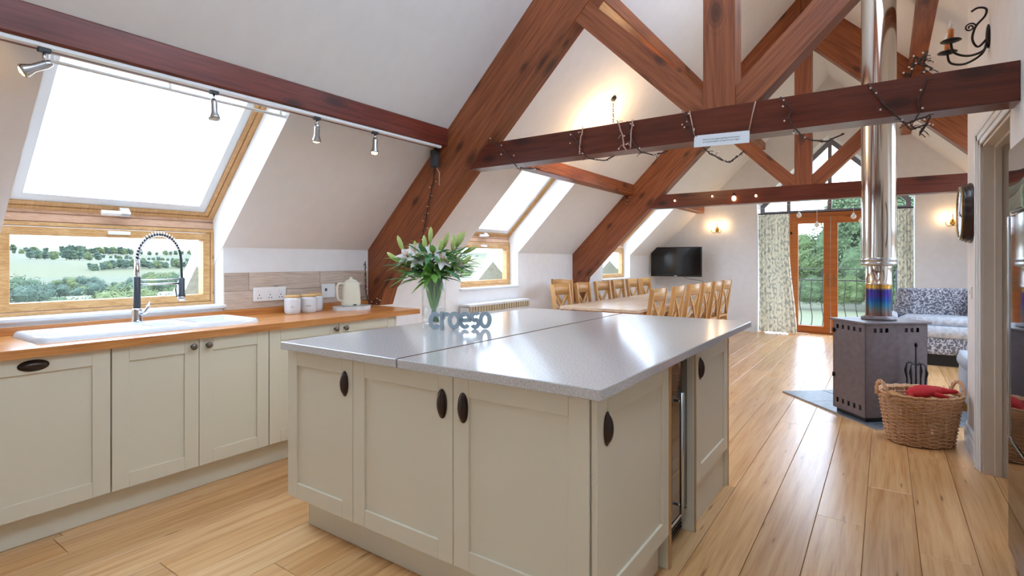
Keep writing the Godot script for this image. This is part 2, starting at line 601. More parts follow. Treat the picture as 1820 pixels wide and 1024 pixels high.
func build_shell() -> void:
	# floor with its boards
	var fl := structure("floor", "wide light oak floorboards running the length of the room", "floor")
	var st := mk()
	rb(st, KX - 0.2, 2.45, -0.3, -0.022, BZ - 0.3, GZ + 0.5)
	put(st, "subfloor", M.cut_edge, fl)
	var xe := 0.336 + 0.2083 * 10.0
	while xe > KX:
		var x0 := maxf(xe - 0.2083, KX)
		var x1 := minf(xe, 2.25)
		xe -= 0.2083
		if x1 - x0 < 0.02 or x0 < KX + 0.36:
			continue
		var d := BZ + rng.randf_range(-1.6, 0.0)
		if x0 > 0.62:
			d = 5.06
		while d < GZ + 0.4:
			var d1 := minf(d + rng.randf_range(1.5, 3.4), GZ + 0.42)
			var a := maxf(d, BZ)
			if d1 - a > 0.1:
				var b := mk()
				var o := rng.randf_range(-4, 4)
				var ov := rng.randf_range(-1, 1)
				bx(b, Vector3(o + 0.001, -0.022, ov), Vector3(o + d1 - a - 0.001, 0.0, ov + x1 - x0 - 0.0022), 0.0016)
				# its own x runs along the room
				var bs := Basis(Vector3(0, 0, -1), Vector3.UP, Vector3(1, 0, 0))
				put(b, "plank", M["oak%d" % rng.randi_range(0, 5)], fl, Transform3D(bs, P(x0, 0, a) - bs * Vector3(o, 0, ov)))
			d = d1
	# left wall
	var wl := structure("wall_left", "low white plastered wall under the sloping ceiling", "wall")
	st = mk()
	rb(st, KX - 0.2, KX, -0.3, 0.975, BZ - 0.3, GZ + 0.5)
	var e := BZ - 0.3
	for w in LEFT_WINDOWS + [[GZ + 0.5, 0.0]]:
		rb(st, KX - 0.199, KX, 0.975, KY + 0.04, e + 0.004, w[0] - 0.004)
		e = w[1]
	put(st, "plaster", M.wall, wl)
	# plank-shaped splashback tiles on the left wall
	for row in 2:
		for span in [[1.93, 3.205], [-0.9, 0.762]]:
			var d: float = span[0] - (0.12 if row == 0 else 0.42)
			while d < span[1]:
				var a := maxf(d, span[0])
				var b2 := minf(d + 0.6, span[1])
				d += 0.6
				if b2 - a < 0.02:
					continue
				var y0 := 0.955 if row == 0 else 1.088
				var y1 := 1.086 if row == 0 else 1.22
				var t := mk()
				var o := rng.randf_range(-2, 2)
				bx(t, Vector3(o + 0.0012, 0, 0), Vector3(o + b2 - a - 0.0012, y1 - y0, 0.010), 0.0015)
				var bs := Basis(Vector3(0, 0, -1), Vector3.UP, Vector3(1, 0, 0))
				put(t, "tile", M.splash_a if rng.randf() < 0.6 else M.splash_b, wl, Transform3D(bs, P(KX, y0, a) - bs * Vector3(o, 0, 0)))
	# right side of the room
	var wr := structure("wall_right", "white wall on the right with a doorway", "wall")
	st = mk()
	rb(st, RWX, RWX + 0.13, -0.3, 3.25, 4.37, 5.06)
	rb(st, RWX, RWX + 0.13, 2.03, 3.25, 3.45, 4.37)
	rb(st, RWX, RWX + 0.13, -0.3, 3.25, 3.17, 3.45)
	rb(st, RWX, RWX + 0.75, 1.83, 3.25, 2.15, 3.17)
	rb(st, RWX, RWX + 0.75, -0.3, 3.25, BZ - 0.3, 2.15)
	rb(st, RWX + 0.66, RWX + 0.75, -0.3, 1.83, 2.15, 3.17)
	rb(st, RWX + 0.13, RWX + 0.75, -0.3, 1.83, 3.17, 3.22)
	put(st, "plaster", M.wall, wr)
	var wi := structure("wall_inner", "white partition closing off the lounge", "wall")
	st = mk()
	rb(st, RWX + 0.13, 2.45, -0.3, 3.2, 4.94, 5.06)
	rb(st, 1.75, 1.85, -0.3, 2.6, BZ, 4.94)
	put(st, "plaster", M.wall, wi)
	var wk := structure("wall_lounge", "low white wall on the lounge side", "wall")
	st = mk()
	rb(st, 2.25, 2.45, -0.3, 0.975, 4.9, GZ + 0.5)
	e = BZ - 0.3
	for w in ADDED_RIGHT_WINDOWS + [[GZ + 0.5, 0.0]]:
		rb(st, 2.25, 2.45, -0.3 if e < 0 else 0.975, KY + 0.08, e, w[0])
		e = w[1]
	put(st, "plaster", M.wall, wk)
	# sloping ceilings
	var ce := structure("ceiling", "white sloping ceilings meeting at the ridge", "ceiling")
	for mir in [false, true]:
		st = mk()
		e = BZ - 0.3
		if mir:
			for w in ADDED_SKYLIGHTS:
				slope_box(st, -0.35, RIDGE_S + 0.31, 0.0, 0.32, e, w[0], mir)
				slope_box(st, -0.35, 2.85, 0.0, 0.32, w[0], w[1], mir)
				slope_box(st, 4.05, RIDGE_S + 0.31, 0.0, 0.32, w[0], w[1], mir)
				e = w[1]
		for w in (ADDED_RIGHT_WINDOWS if mir else LEFT_WINDOWS) + [[GZ + 0.5, GZ + 0.5]]:
			slope_box(st, -0.35, RIDGE_S + 0.31, 0.0, 0.32, e, w[0], mir)
			if w[1] > w[0]:
				slope_box(st, RTOP if mir else WTOP, RIDGE_S + 0.31, 0.0, 0.32, w[0], w[1], mir)
			e = w[1]
		put(st, "slope", M.wall, ce)
	# skirting by the doorway
	var bb := structure("baseboard_right", "white moulded skirting board below the clock", "skirting")
	st = mk()
	var prof := PackedVector2Array([Vector2(0, 0), Vector2(0.02, 0), Vector2(0.02, 0.10), Vector2(0.014, 0.112), Vector2(0.014, 0.135), Vector2(0.006, 0.15), Vector2(0, 0.15)])
	extr(st, prof, P(RWX, 0, 4.465), Vector3(-1, 0, 0), Vector3.UP, P(0, 0, 0.595))
	put(st, "board", M.white_paint, bb)
	var bf := structure("baseboard_far", "white skirting board along the far gable wall", "skirting")
	st = mk()
	extr(st, prof, P(KX, 0, GZ), P(0, 0, -1), Vector3.UP, Vector3(-1.94 - KX, 0, 0))
	extr(st, prof, P(0.41, 0, GZ), P(0, 0, -1), Vector3.UP, Vector3(1.84, 0, 0))
	put(st, "board", M.white_paint, bf)
	var bl := structure("baseboard_left", "white skirting board along the low wall by the table", "skirting")
	st = mk()
	extr(st, prof, P(KX, 0, 3.40), Vector3(1, 0, 0), Vector3.UP, P(0, 0, GZ - 3.42))
	put(st, "board", M.white_paint, bl)
	# doorway lining and architrave
	var dr := structure("door_2", "painted doorway lining with moulded white architrave", "doorway")
	st = mk()
	rb(st, RWX + 0.002, RWX + 0.128, 0, 2.03, 4.345, 4.37)
	rb(st, RWX + 0.002, RWX + 0.128, 2.005, 2.03, 3.45, 4.37)
	rb(st, RWX + 0.002, RWX + 0.128, 0, 2.03, 3.45, 3.475)
	put(st, "lining", M.jamb, dr)
	st = mk()
	rb(st, RWX + 0.055, RWX + 0.09, 0, 2.005, 4.33, 4.346, 0.002)
	rb(st, RWX + 0.055, RWX + 0.09, 1.99, 2.006, 3.47, 4.346, 0.002)
	put(st, "door_stop", M.jamb, dr)
	st = mk()
	for k in 3:
		var q: Array = [[0.0, 0.085, 0.012], [0.03, 0.085, 0.02], [0.062, 0.085, 0.027]][k]
		rb(st, RWX - q[2], RWX, 0, 2.03 + q[1], 4.37 + q[0] - 0.008, 4.37 + q[1], 0.003)
		rb(st, RWX - q[2], RWX, 2.022 + q[0], 2.03 + q[1], 3.30, 4.37 + q[1], 0.003)
	put(st, "architrave", M.white_paint, dr)


func ring_slope(st: SurfaceTool, s0: float, s1: float, d0: float, d1: float, w: float, o0: float, o1: float, mir: bool) -> void:
	slope_box(st, s0, s0 + w, o0, o1, d0, d1, mir)
	slope_box(st, s1 - w, s1, o0, o1, d0, d1, mir)
	slope_box(st, s0 + w, s1 - w, o0, o1, d0, d0 + w, mir)
	slope_box(st, s0 + w, s1 - w, o0, o1, d1 - w, d1, mir)


func ring_wall(st: SurfaceTool, x0: float, x1: float, y0: float, y1: float, d0: float, d1: float, w: float) -> void:
	rb(st, x0, x1, y0, y0 + w, d0, d1, 0.003)
	rb(st, x0, x1, y1 - w, y1, d0, d1, 0.003)
	rb(st, x0, x1, y0 + w, y1 - w, d0, d0 + w, 0.003)
	rb(st, x0, x1, y0 + w, y1 - w, d1 - w, d1, 0.003)


func build_windows() -> void:
	var n := 0
	for mir in [false, true]:
		for w in (ADDED_RIGHT_WINDOWS if mir else LEFT_WINDOWS):
			n += 1
			var d0: float = w[0]
			var d1: float = w[1]
			var o := structure("window_%d" % n, "pine roof window over a low upright pane" + ["", " added behind the camera for daylight", " above the sink", " behind the flowers", " by the television", " on the lounge side", " on the lounge side", " on the lounge side"][n], "window")
			var fx := func(x: float) -> float: return 2.0 * RX - x if mir else x
			# roof light
			var up := RTOP - WTOP if mir else 0.0
			var st := mk()
			ring_slope(st, 0.03, 1.24 + up, d0, d1, 0.036, 0.235, 0.33, mir)
			put(st, "roof_frame", M.frame_pine, o)
			st = mk()
			ring_slope(st, 0.070, 1.20 + up, d0 + 0.040, d1 - 0.040, 0.026, 0.243, 0.30, mir)
			var sash := put(st, "roof_sash", M.frame_pine, o)
			st = mk()
			ring_slope(st, 0.095, 1.175 + up, d0 + 0.065, d1 - 0.065, 0.052, 0.252, 0.30, mir)
			put(st, "glazing_bead", M.white_paint, sash)
			st = mk()
			slope_box(st, 0.146, 1.123 + up, 0.280, 0.286, d0 + 0.116, d1 - 0.116, mir)
			put(st, "pane", M.glass, sash)
			# pull bar on the sash
			st = mk()
			var dm := (d0 + d1) / 2.0
			hexa(st, [SP(0.07, 0.19, dm - 0.1, mir), SP(0.09, 0.19, dm - 0.1, mir), SP(0.09, 0.19, dm + 0.05, mir), SP(0.07, 0.19, dm + 0.05, mir), SP(0.07, 0.215, dm - 0.1, mir), SP(0.09, 0.215, dm - 0.1, mir), SP(0.09, 0.215, dm + 0.05, mir), SP(0.07, 0.215, dm + 0.05, mir)])
			slope_box(st, 0.066, 0.094, 0.19, 0.243, dm + 0.0, dm + 0.05, mir)
			put(st, "handle", M.plastic_white, sash)
			# boards between the two windows
			st = mk()
			rb(st, fx.call(KX - 0.20), fx.call(KX - 0.125), 1.53, 1.575, d0, d1, 0.003)
			put(st, "head_board", M.frame_pale, o)
			st = mk()
			rb(st, fx.call(KX - 0.20), fx.call(KX - 0.135), 1.578, 1.625, d0, d1, 0.003)
			put(st, "head_board", M.frame_pale, o)
			# upright window
			st = mk()
			ring_wall(st, fx.call(KX - 0.20), fx.call(KX - 0.115), 0.997, 1.526, d0, d1, 0.022)
			put(st, "frame", M.frame_pine, o)
			st = mk()
			ring_wall(st, fx.call(KX - 0.19), fx.call(KX - 0.118), 1.022, 1.50, d0 + 0.025, d1 - 0.025, 0.048)
			var vs := put(st, "sash", M.frame_pine, o)
			st = mk()
			rb(st, fx.call(KX - 0.160), fx.call(KX - 0.154), 1.07, 1.453, d0 + 0.072, d1 - 0.072)
			put(st, "pane", M.glass, vs)
			st = mk()
			rb(st, fx.call(KX - 0.118), fx.call(KX - 0.10), 1.468, 1.490, dm - 0.06, dm + 0.06, 0.004)
			put(st, "handle", M.plastic_white, vs)
			# sill
			st = mk()
			rb(st, fx.call(KX - 0.2), fx.call(KX + 0.022), 0.974, 0.998, d0 - 0.02, d1 + 0.02, 0.005)
			put(st, "sill", M.white_paint, o)
	for w in ADDED_SKYLIGHTS:
		n += 1
		var o := structure("window_%d" % n, "added unseen pine roof light high on the right slope, brightening the kitchen", "window")
		var st := mk()
		ring_slope(st, 2.84, 4.06, w[0] - 0.01, w[1] + 0.01, 0.06, 0.22, 0.32, true)
		put(st, "roof_frame", M.frame_pine, o)
		st = mk()
		slope_box(st, 2.9, 4.0, 0.27, 0.276, w[0] + 0.05, w[1] - 0.05, true)
		put(st, "pane", M.glass, o)
	# slated roof slopes outside, either side of the upright windows
	for k in 4:
		var lo: float = [1.96, -0.3, 5.65, 9.28][k]
		var hi: float = [4.46, 0.73, 8.06, 11.0][k]
		var r := structure("trim_%d" % (k + 1), "grey slated roof slope outside the window", "roof")
		var st := mk()
		slope_box(st, -1.25, -0.2, 0.22, 0.34, lo, hi)
		put(st, "battens", M.roof_slate, r)
		for i in 5:
			for j in int((hi - lo) / 0.31):
				var t := mk()
				slope_box(t, -1.25 + i * 0.21, -1.03 + i * 0.21, 0.342 + 0.004 * (j % 2), 0.356 + 0.004 * (j % 2), lo + j * 0.31 + (0.15 if i % 2 else 0.0), lo + j * 0.31 + 0.306 + (0.15 if i % 2 else 0.0))
				put(t, "slate", M.roof_slate, r)


func gable_wall(o: Node3D, d0: float, d1: float) -> void:
	var st := mk()
	var top := 4.50
	for mir in [false, true]:
		var q := PackedVector2Array([Vector2(KX - 0.1, -0.3), Vector2(-1.92, -0.3), Vector2(-1.92, 2.33), Vector2(RX, 3.465), Vector2(RX, top), Vector2(KX - 0.1, KY - 0.03)])
		if mir:
			for i in q.size():
				q[i].x = 2.0 * RX - q[i].x + (0.04 if i in [1, 2] else 0.0)
		extr(st, q, P(0, 0, d0), Vector3.RIGHT, Vector3.UP, P(0, 0, d1 - d0))
	put(st, "plaster", M.wall, o)


func build_gable() -> void:
	var wf := structure("wall_far", "white far gable wall with tall glazed opening", "wall")
	gable_wall(wf, GZ, GZ + 0.5)
	var wb := structure("wall_rear", "white gable wall behind the camera", "wall")
	var rw := mk()
	extr(rw, PackedVector2Array([Vector2(KX - 0.1, -0.3), Vector2(2.0 * RX - KX + 0.1, -0.3), Vector2(2.0 * RX - KX + 0.1, KY - 0.03), Vector2(RX, 4.5), Vector2(KX - 0.1, KY - 0.03)]), P(0, 0, BZ - 0.3), Vector3.RIGHT, Vector3.UP, P(0, 0, 0.3))
	put(rw, "plaster", M.wall, wb)
	# grey window frame in the gable
	var gf := mat("frame_grey", c8(128, 120, 126), 0.5)
	for e in 1:
		var d := GZ + 0.36
		var o := structure("window_%d" % (12 + e), "pointed grey-framed gable window above the doors", "window")
		var dd := 0.07
		var st := mk()
		for s in [-1.0, 1.0]:
			var xo: float = RX + s * 1.135
			var out := PackedVector2Array([Vector2(xo, 0), Vector2(xo, 2.33), Vector2(RX, 3.465), Vector2(RX, 3.36), Vector2(xo - s * 0.07, 2.295), Vector2(xo - s * 0.07, 0)])
			extr(st, out, P(0, 0, d), Vector3.RIGHT, Vector3.UP, P(0, 0, dd))
		put(st, "frame", gf, o)
		for x in [-1.45, -0.80, -0.12]:
			st = mk()
			rb(st, x - 0.03, x + 0.03, 2.2, 3.40 - absf(x - RX), d + 0.004, d + dd, 0.003)
			put(st, "mullion", gf, o)
		st = mk()
		rb(st, RX - 1.07, RX + 1.07, 2.165, 2.215, d + 0.004, d + dd, 0.003)
		put(st, "transom", gf, o)
		for s in [[-1.85, -1.48], [-1.42, -0.83], [-0.77, -0.15], [-0.09, 0.28]]:
			st = mk()
			var q := PackedVector2Array([Vector2(s[0], 2.215), Vector2(s[1], 2.215), Vector2(s[1], 3.38 - absf(s[1] - RX)), Vector2(s[0], 3.38 - absf(s[0] - RX))])
			extr(st, q, P(0, 0, d + 0.03), Vector3.RIGHT, Vector3.UP, P(0, 0, 0.008))
			put(st, "pane", M.glass, o)
		# fixed side lights
		for s in [[-1.85, -1.46], [-0.11, 0.28]]:
			st = mk()
			rb(st, s[0], s[1], 0.08, 2.165, d + 0.03, d + 0.038)
			put(st, "side_light", M.glass, o)
		if true:
			var dr := structure("door_1", "pair of glazed oak French doors in the far gable", "French doors")
			st = mk()
			rb(st, -1.46, -1.40, 0, 2.165, d, d + 0.07, 0.004)
			rb(st, -0.17, -0.11, 0, 2.165, d, d + 0.07, 0.004)
			rb(st, -1.40, -0.17, 2.10, 2.165, d, d + 0.07, 0.004)
			rb(st, -1.40, -0.17, 0.0, 0.03, d, d + 0.07, 0.004)
			put(st, "frame", M.door_oak, dr)
			for q in [[-1.398, -0.790], [-0.784, -0.172]]:
				st = mk()
				rb(st, q[0], q[0] + 0.105, 0.033, 2.097, d - 0.012, d + 0.045, 0.004)
				rb(st, q[1] - 0.105, q[1], 0.033, 2.097, d - 0.012, d + 0.045, 0.004)
				rb(st, q[0] + 0.105, q[1] - 0.105, 0.033, 0.14, d - 0.012, d + 0.045, 0.004)
				rb(st, q[0] + 0.105, q[1] - 0.105, 1.97, 2.097, d - 0.012, d + 0.045, 0.004)
				var leaf := put(st, "door_leaf", M.door_oak, dr)
				st = mk()
				rb(st, q[0] + 0.105, q[1] - 0.105, 0.14, 1.97, d + 0.014, d + 0.022)
				put(st, "pane", M.glass, leaf)
				st = mk()
				var hx: float = q[1] - 0.04 if q[0] < -1.0 else q[0] + 0.05
				rb(st, hx - 0.012, hx + 0.012, 0.86, 1.08, d - 0.018, d - 0.012, 0.002)
				rb(st, hx - 0.055 if q[0] < -1.0 else hx, hx if q[0] < -1.0 else hx + 0.055, 0.99, 1.005, d - 0.05, d - 0.036, 0.003)
				rb(st, hx - 0.008, hx + 0.008, 0.99, 1.006, d - 0.05, d - 0.012, 0.002)
				put(st, "handle", M.brass, leaf)
				for y in [0.95, 1.78]:
					st = mk()
					var kx: float = q[0] - 0.02 if q[0] < -1.0 else q[1] - 0.01
					rb(st, kx, kx + 0.03, y, y + 0.05, d - 0.03, d - 0.008, 0.003)
					put(st, "hinge", M.black_iron, leaf)
	# reveal floor sill outside
	var ra := thing("balcony_railing", "black wrought iron balcony railing with wavy bars outside the French doors", "railing", P(RX, 0, GZ + 0.95))
	var st := mk(true)
	tube(st, [P(-0.95, 0.94, 0), P(0.95, 0.94, 0)].map(func(v): return v - P(0, 0.0, 0)), 0.011, 8)
	put(st, "rail", M.black_iron, ra)
	st = mk(true)
	tube(st, [P(-0.95, 1.15, 0), P(0.95, 1.15, 0)], 0.007, 8)
	put(st, "rail", M.black_iron, ra)
	st = mk(true)
	tube(st, [P(-0.95, 0.08, 0), P(0.95, 0.08, 0)], 0.010, 8)
	put(st, "rail", M.black_iron, ra)
	for i in 11:
		var x := -0.9 + i * 0.18
		st = mk(true)
		var pts := []
		for k in 15:
			var y := 0.08 + 0.86 * k / 14.0
			pts.append(P(x + 0.018 * sin(k * 0.62) * clampf(1.3 - y, 0, 1), y, 0.0))
		if i % 3 == 1:
			pts.append(P(x, 1.15, 0))
		tube(st, pts, 0.008, 6)
		put(st, "bar", M.black_iron, ra)
	for x in [-0.95, 0.95]:
		st = mk(true)
		tube(st, [P(x, -0.3, 0), P(x, 1.17, 0)], 0.014, 8)
		put(st, "post", M.black_iron, ra)
	var bal := thing("balcony_slab", "narrow stone balcony ledge outside the French doors", "ledge", P(RX, -0.35, GZ + 0.5))
	st = mk()
	rb(st, -1.15, 1.15, 0.05, 0.33, 0.0, 0.55, 0.01)
	put(st, "slab", M.roof_slate, bal)


# ---------------------------------------------------------------- roof timbers
func build_roof_timbers() -> void:
	for k in 2:
		var d: float = [T1, T2][k]
		var D := 0.15
		var t := thing("roof_truss", ["large brown timber king post truss above the kitchen island", "brown timber king post truss farther back above the dining table"][k], "roof truss", P(RX, 0, d))
		t.position = Vector3.ZERO
		var foot: float = [0.912, 0.70][k]
		cut_beam(t, "rafter", PackedVector2Array([Vector2(KX + 0.001, KY + 0.04), Vector2(KX + 0.001, foot), Vector2(-3.66, foot), Vector2(-3.60, 1.06), Vector2(-0.873, 3.787), Vector2(-0.873, 4.35)]), d, d + D, Vector2(1, 1), M.timber)
		if k == 0:
			cut_beam(t, "rafter", PackedVector2Array([Vector2(-0.697, 4.35), Vector2(-0.697, 3.787), Vector2(RWX - 0.001, 2.60), Vector2(RWX - 0.001, 3.16)]), d, d + D, Vector2(1, -1), M.timber)
		else:
			cut_beam(t, "rafter", PackedVector2Array([Vector2(-0.697, 4.35), Vector2(-0.697, 3.787), Vector2(2.03, 1.06), Vector2(2.249, 0.95), Vector2(2.249, KY + 0.04)]), d, d + D, Vector2(1, -1), M.timber)
		cut_beam(t, "king_post", PackedVector2Array([Vector2(RX - 0.088, 2.19), Vector2(RX + 0.088, 2.19), Vector2(RX + 0.088, 4.40), Vector2(RX - 0.088, 4.40)]), d - 0.006, d + D, Vector2(0, 1), M.timber)
		var re: float = RWX - 0.002 if k == 0 else 2.0 * RX + 2.65
		cut_beam(t, "tie_beam", PackedVector2Array([Vector2(-2.645, 2.012), Vector2(re, 2.012), Vector2(re - (0.0 if k == 0 else 0.17), 2.19), Vector2(-2.467, 2.19)]), d - 0.004, d + D, Vector2(1, 0), M.timber_stained)
		for mir in [false, true]:
			var q := PackedVector2Array([Vector2(-0.874, 2.30), Vector2(-0.874, 2.191), Vector2(-0.981, 2.191), Vector2(-1.725, 2.935), Vector2(-1.62, 3.04)])
			if mir:
				for i in q.size():
					q[i].x = 2.0 * RX - q[i].x
			cut_beam(t, "strut", q, d + 0.01, d + D - 0.01, Vector2(1, 1 if mir else -1), M.timber)
		rebase(t, P(RX, 2.0, d))
	var spans := [[BZ, T1 - 0.002], [T1 + 0.152, T2 - 0.002], [T2 + 0.152, GZ - 0.002]]
	var where := ["over the kitchen sink", "between the two trusses", "near the far gable"]
	for k in 3:
		for q in [[-3.0, -2.855, 2.215, 2.36, "lower left"], [-1.93, -1.775, 3.31, 3.44, "upper left"], [0.205, 0.36, 3.31, 3.44, "upper right"], [1.285, 1.43, 2.215, 2.36, "lower right"]]:
			if (q[0] > 0 and k == 0) or (q[0] > 1.0) or (q[4] == "upper left" and k == 0):
				continue
			var t := thing("purlin", "%s roof purlin, %s timber beam %s" % [q[4], "maroon" if k == 0 else "brown", where[k]], "beam", P((q[0] + q[1]) / 2, q[2], spans[k][0]))
			beam(t, "timber", P(0, (q[3] - q[2]) / 2, 0), P(0, (q[3] - q[2]) / 2, spans[k][1] - spans[k][0]), Vector3.RIGHT, q[1] - q[0], q[3] - q[2], M.timber_maroon if k == 0 else M.timber)


func rebase(t: Node3D, base: Vector3) -> void:
	# parts were built in room coordinates: move the thing's origin to its base
	for c in t.get_children():
		c.position -= base
	t.position = base


# ---------------------------------------------------------------- outdoors
func hill(t: float, d: float) -> float:
	# height of the land t metres to the left of the house
	var pr := [[0.0, -4.0], [30.0, -5.5], [70.0, -8.0], [130.0, -10.0], [200.0, -7.5], [330.0, -2.0], [470.0, 4.0], [620.0, 11.0], [900.0, 15.0], [1600.0, 30.0]]
	var h: float = pr[-1][1]
	for i in pr.size() - 1:
		if t <= pr[i + 1][0]:
			var f: float = (t - pr[i][0]) / (pr[i + 1][0] - pr[i][0])
			f = f * f * (3.0 - 2.0 * f)
			h = lerpf(pr[i][1], pr[i + 1][1], f)
			break
	return h + sin(d * 0.011 + t * 0.004) * clampf(t / 120.0, 0.0, 3.0) * 1.6 + sin(d * 0.0046 + 2.0) * clampf((t - 300.0) / 100.0, 0.0, 5.0)


func foliage(st: SurfaceTool, sd: int, h: float, w: float, lumps: int, leaves := 220, fine := 1.0) -> void:
	var r := RandomNumberGenerator.new()
	r.seed = sd
	var nz := FastNoiseLite.new()
	nz.seed = sd
	nz.frequency = 1.0
	nz.fractal_octaves = 3
	var leaf := func(c: Vector3, n: Vector3, s: float) -> void:
		var t := n.cross(Vector3(0.3, 0.9, 0.2)).normalized().rotated(n, r.randf() * TAU)
		var b := n.cross(t)
		var k := c + n * s * 0.25
		tri_n(st, c - t * s, c + b * s * 0.7, k + t * s, n)
		tri_n(st, c - t * s, k + t * s, c - b * s * 0.7, n)
	for i in lumps:
		var a := r.randf() * TAU
		var f := float(i) / lumps
		var rr := sqrt(r.randf()) * w * 0.36
		var c := Vector3(cos(a) * rr, h * lerpf(0.3, 0.82, f), sin(a) * rr * 0.9)
		var s := w * r.randf_range(0.15, 0.25) * (1.15 - 0.45 * f)
		var nu := 10
		var nv := 7
		var g := func(u: int, v: int) -> Vector3:
			var aa := TAU * (u % nu) / nu
			var tt := PI * v / nv
			var p := Vector3(sin(tt) * cos(aa), cos(tt) * 0.9, sin(tt) * sin(aa))
			return c + p * s * (0.84 + 0.36 * nz.get_noise_3dv(p * 2.6 + c))
		for u in nu:
			for v in nv:
				if v > 0:
					tri(st, g.call(u, v), g.call(u + 1, v), g.call(u + 1, v + 1), c)
				if v < nv - 1:
					tri(st, g.call(u, v), g.call(u + 1, v + 1), g.call(u, v + 1), c)
		for q in leaves:
			var n := Vector3(r.randfn(), r.randfn() + 0.25, r.randfn()).normalized()
			var tilt := (n + Vector3(r.randfn(), r.randfn() + 0.4, r.randfn()) * 0.45).normalized()
			leaf.call(c + n * s * r.randf_range(0.78, 1.24), tilt, w * r.randf_range(0.010, 0.019) * fine)


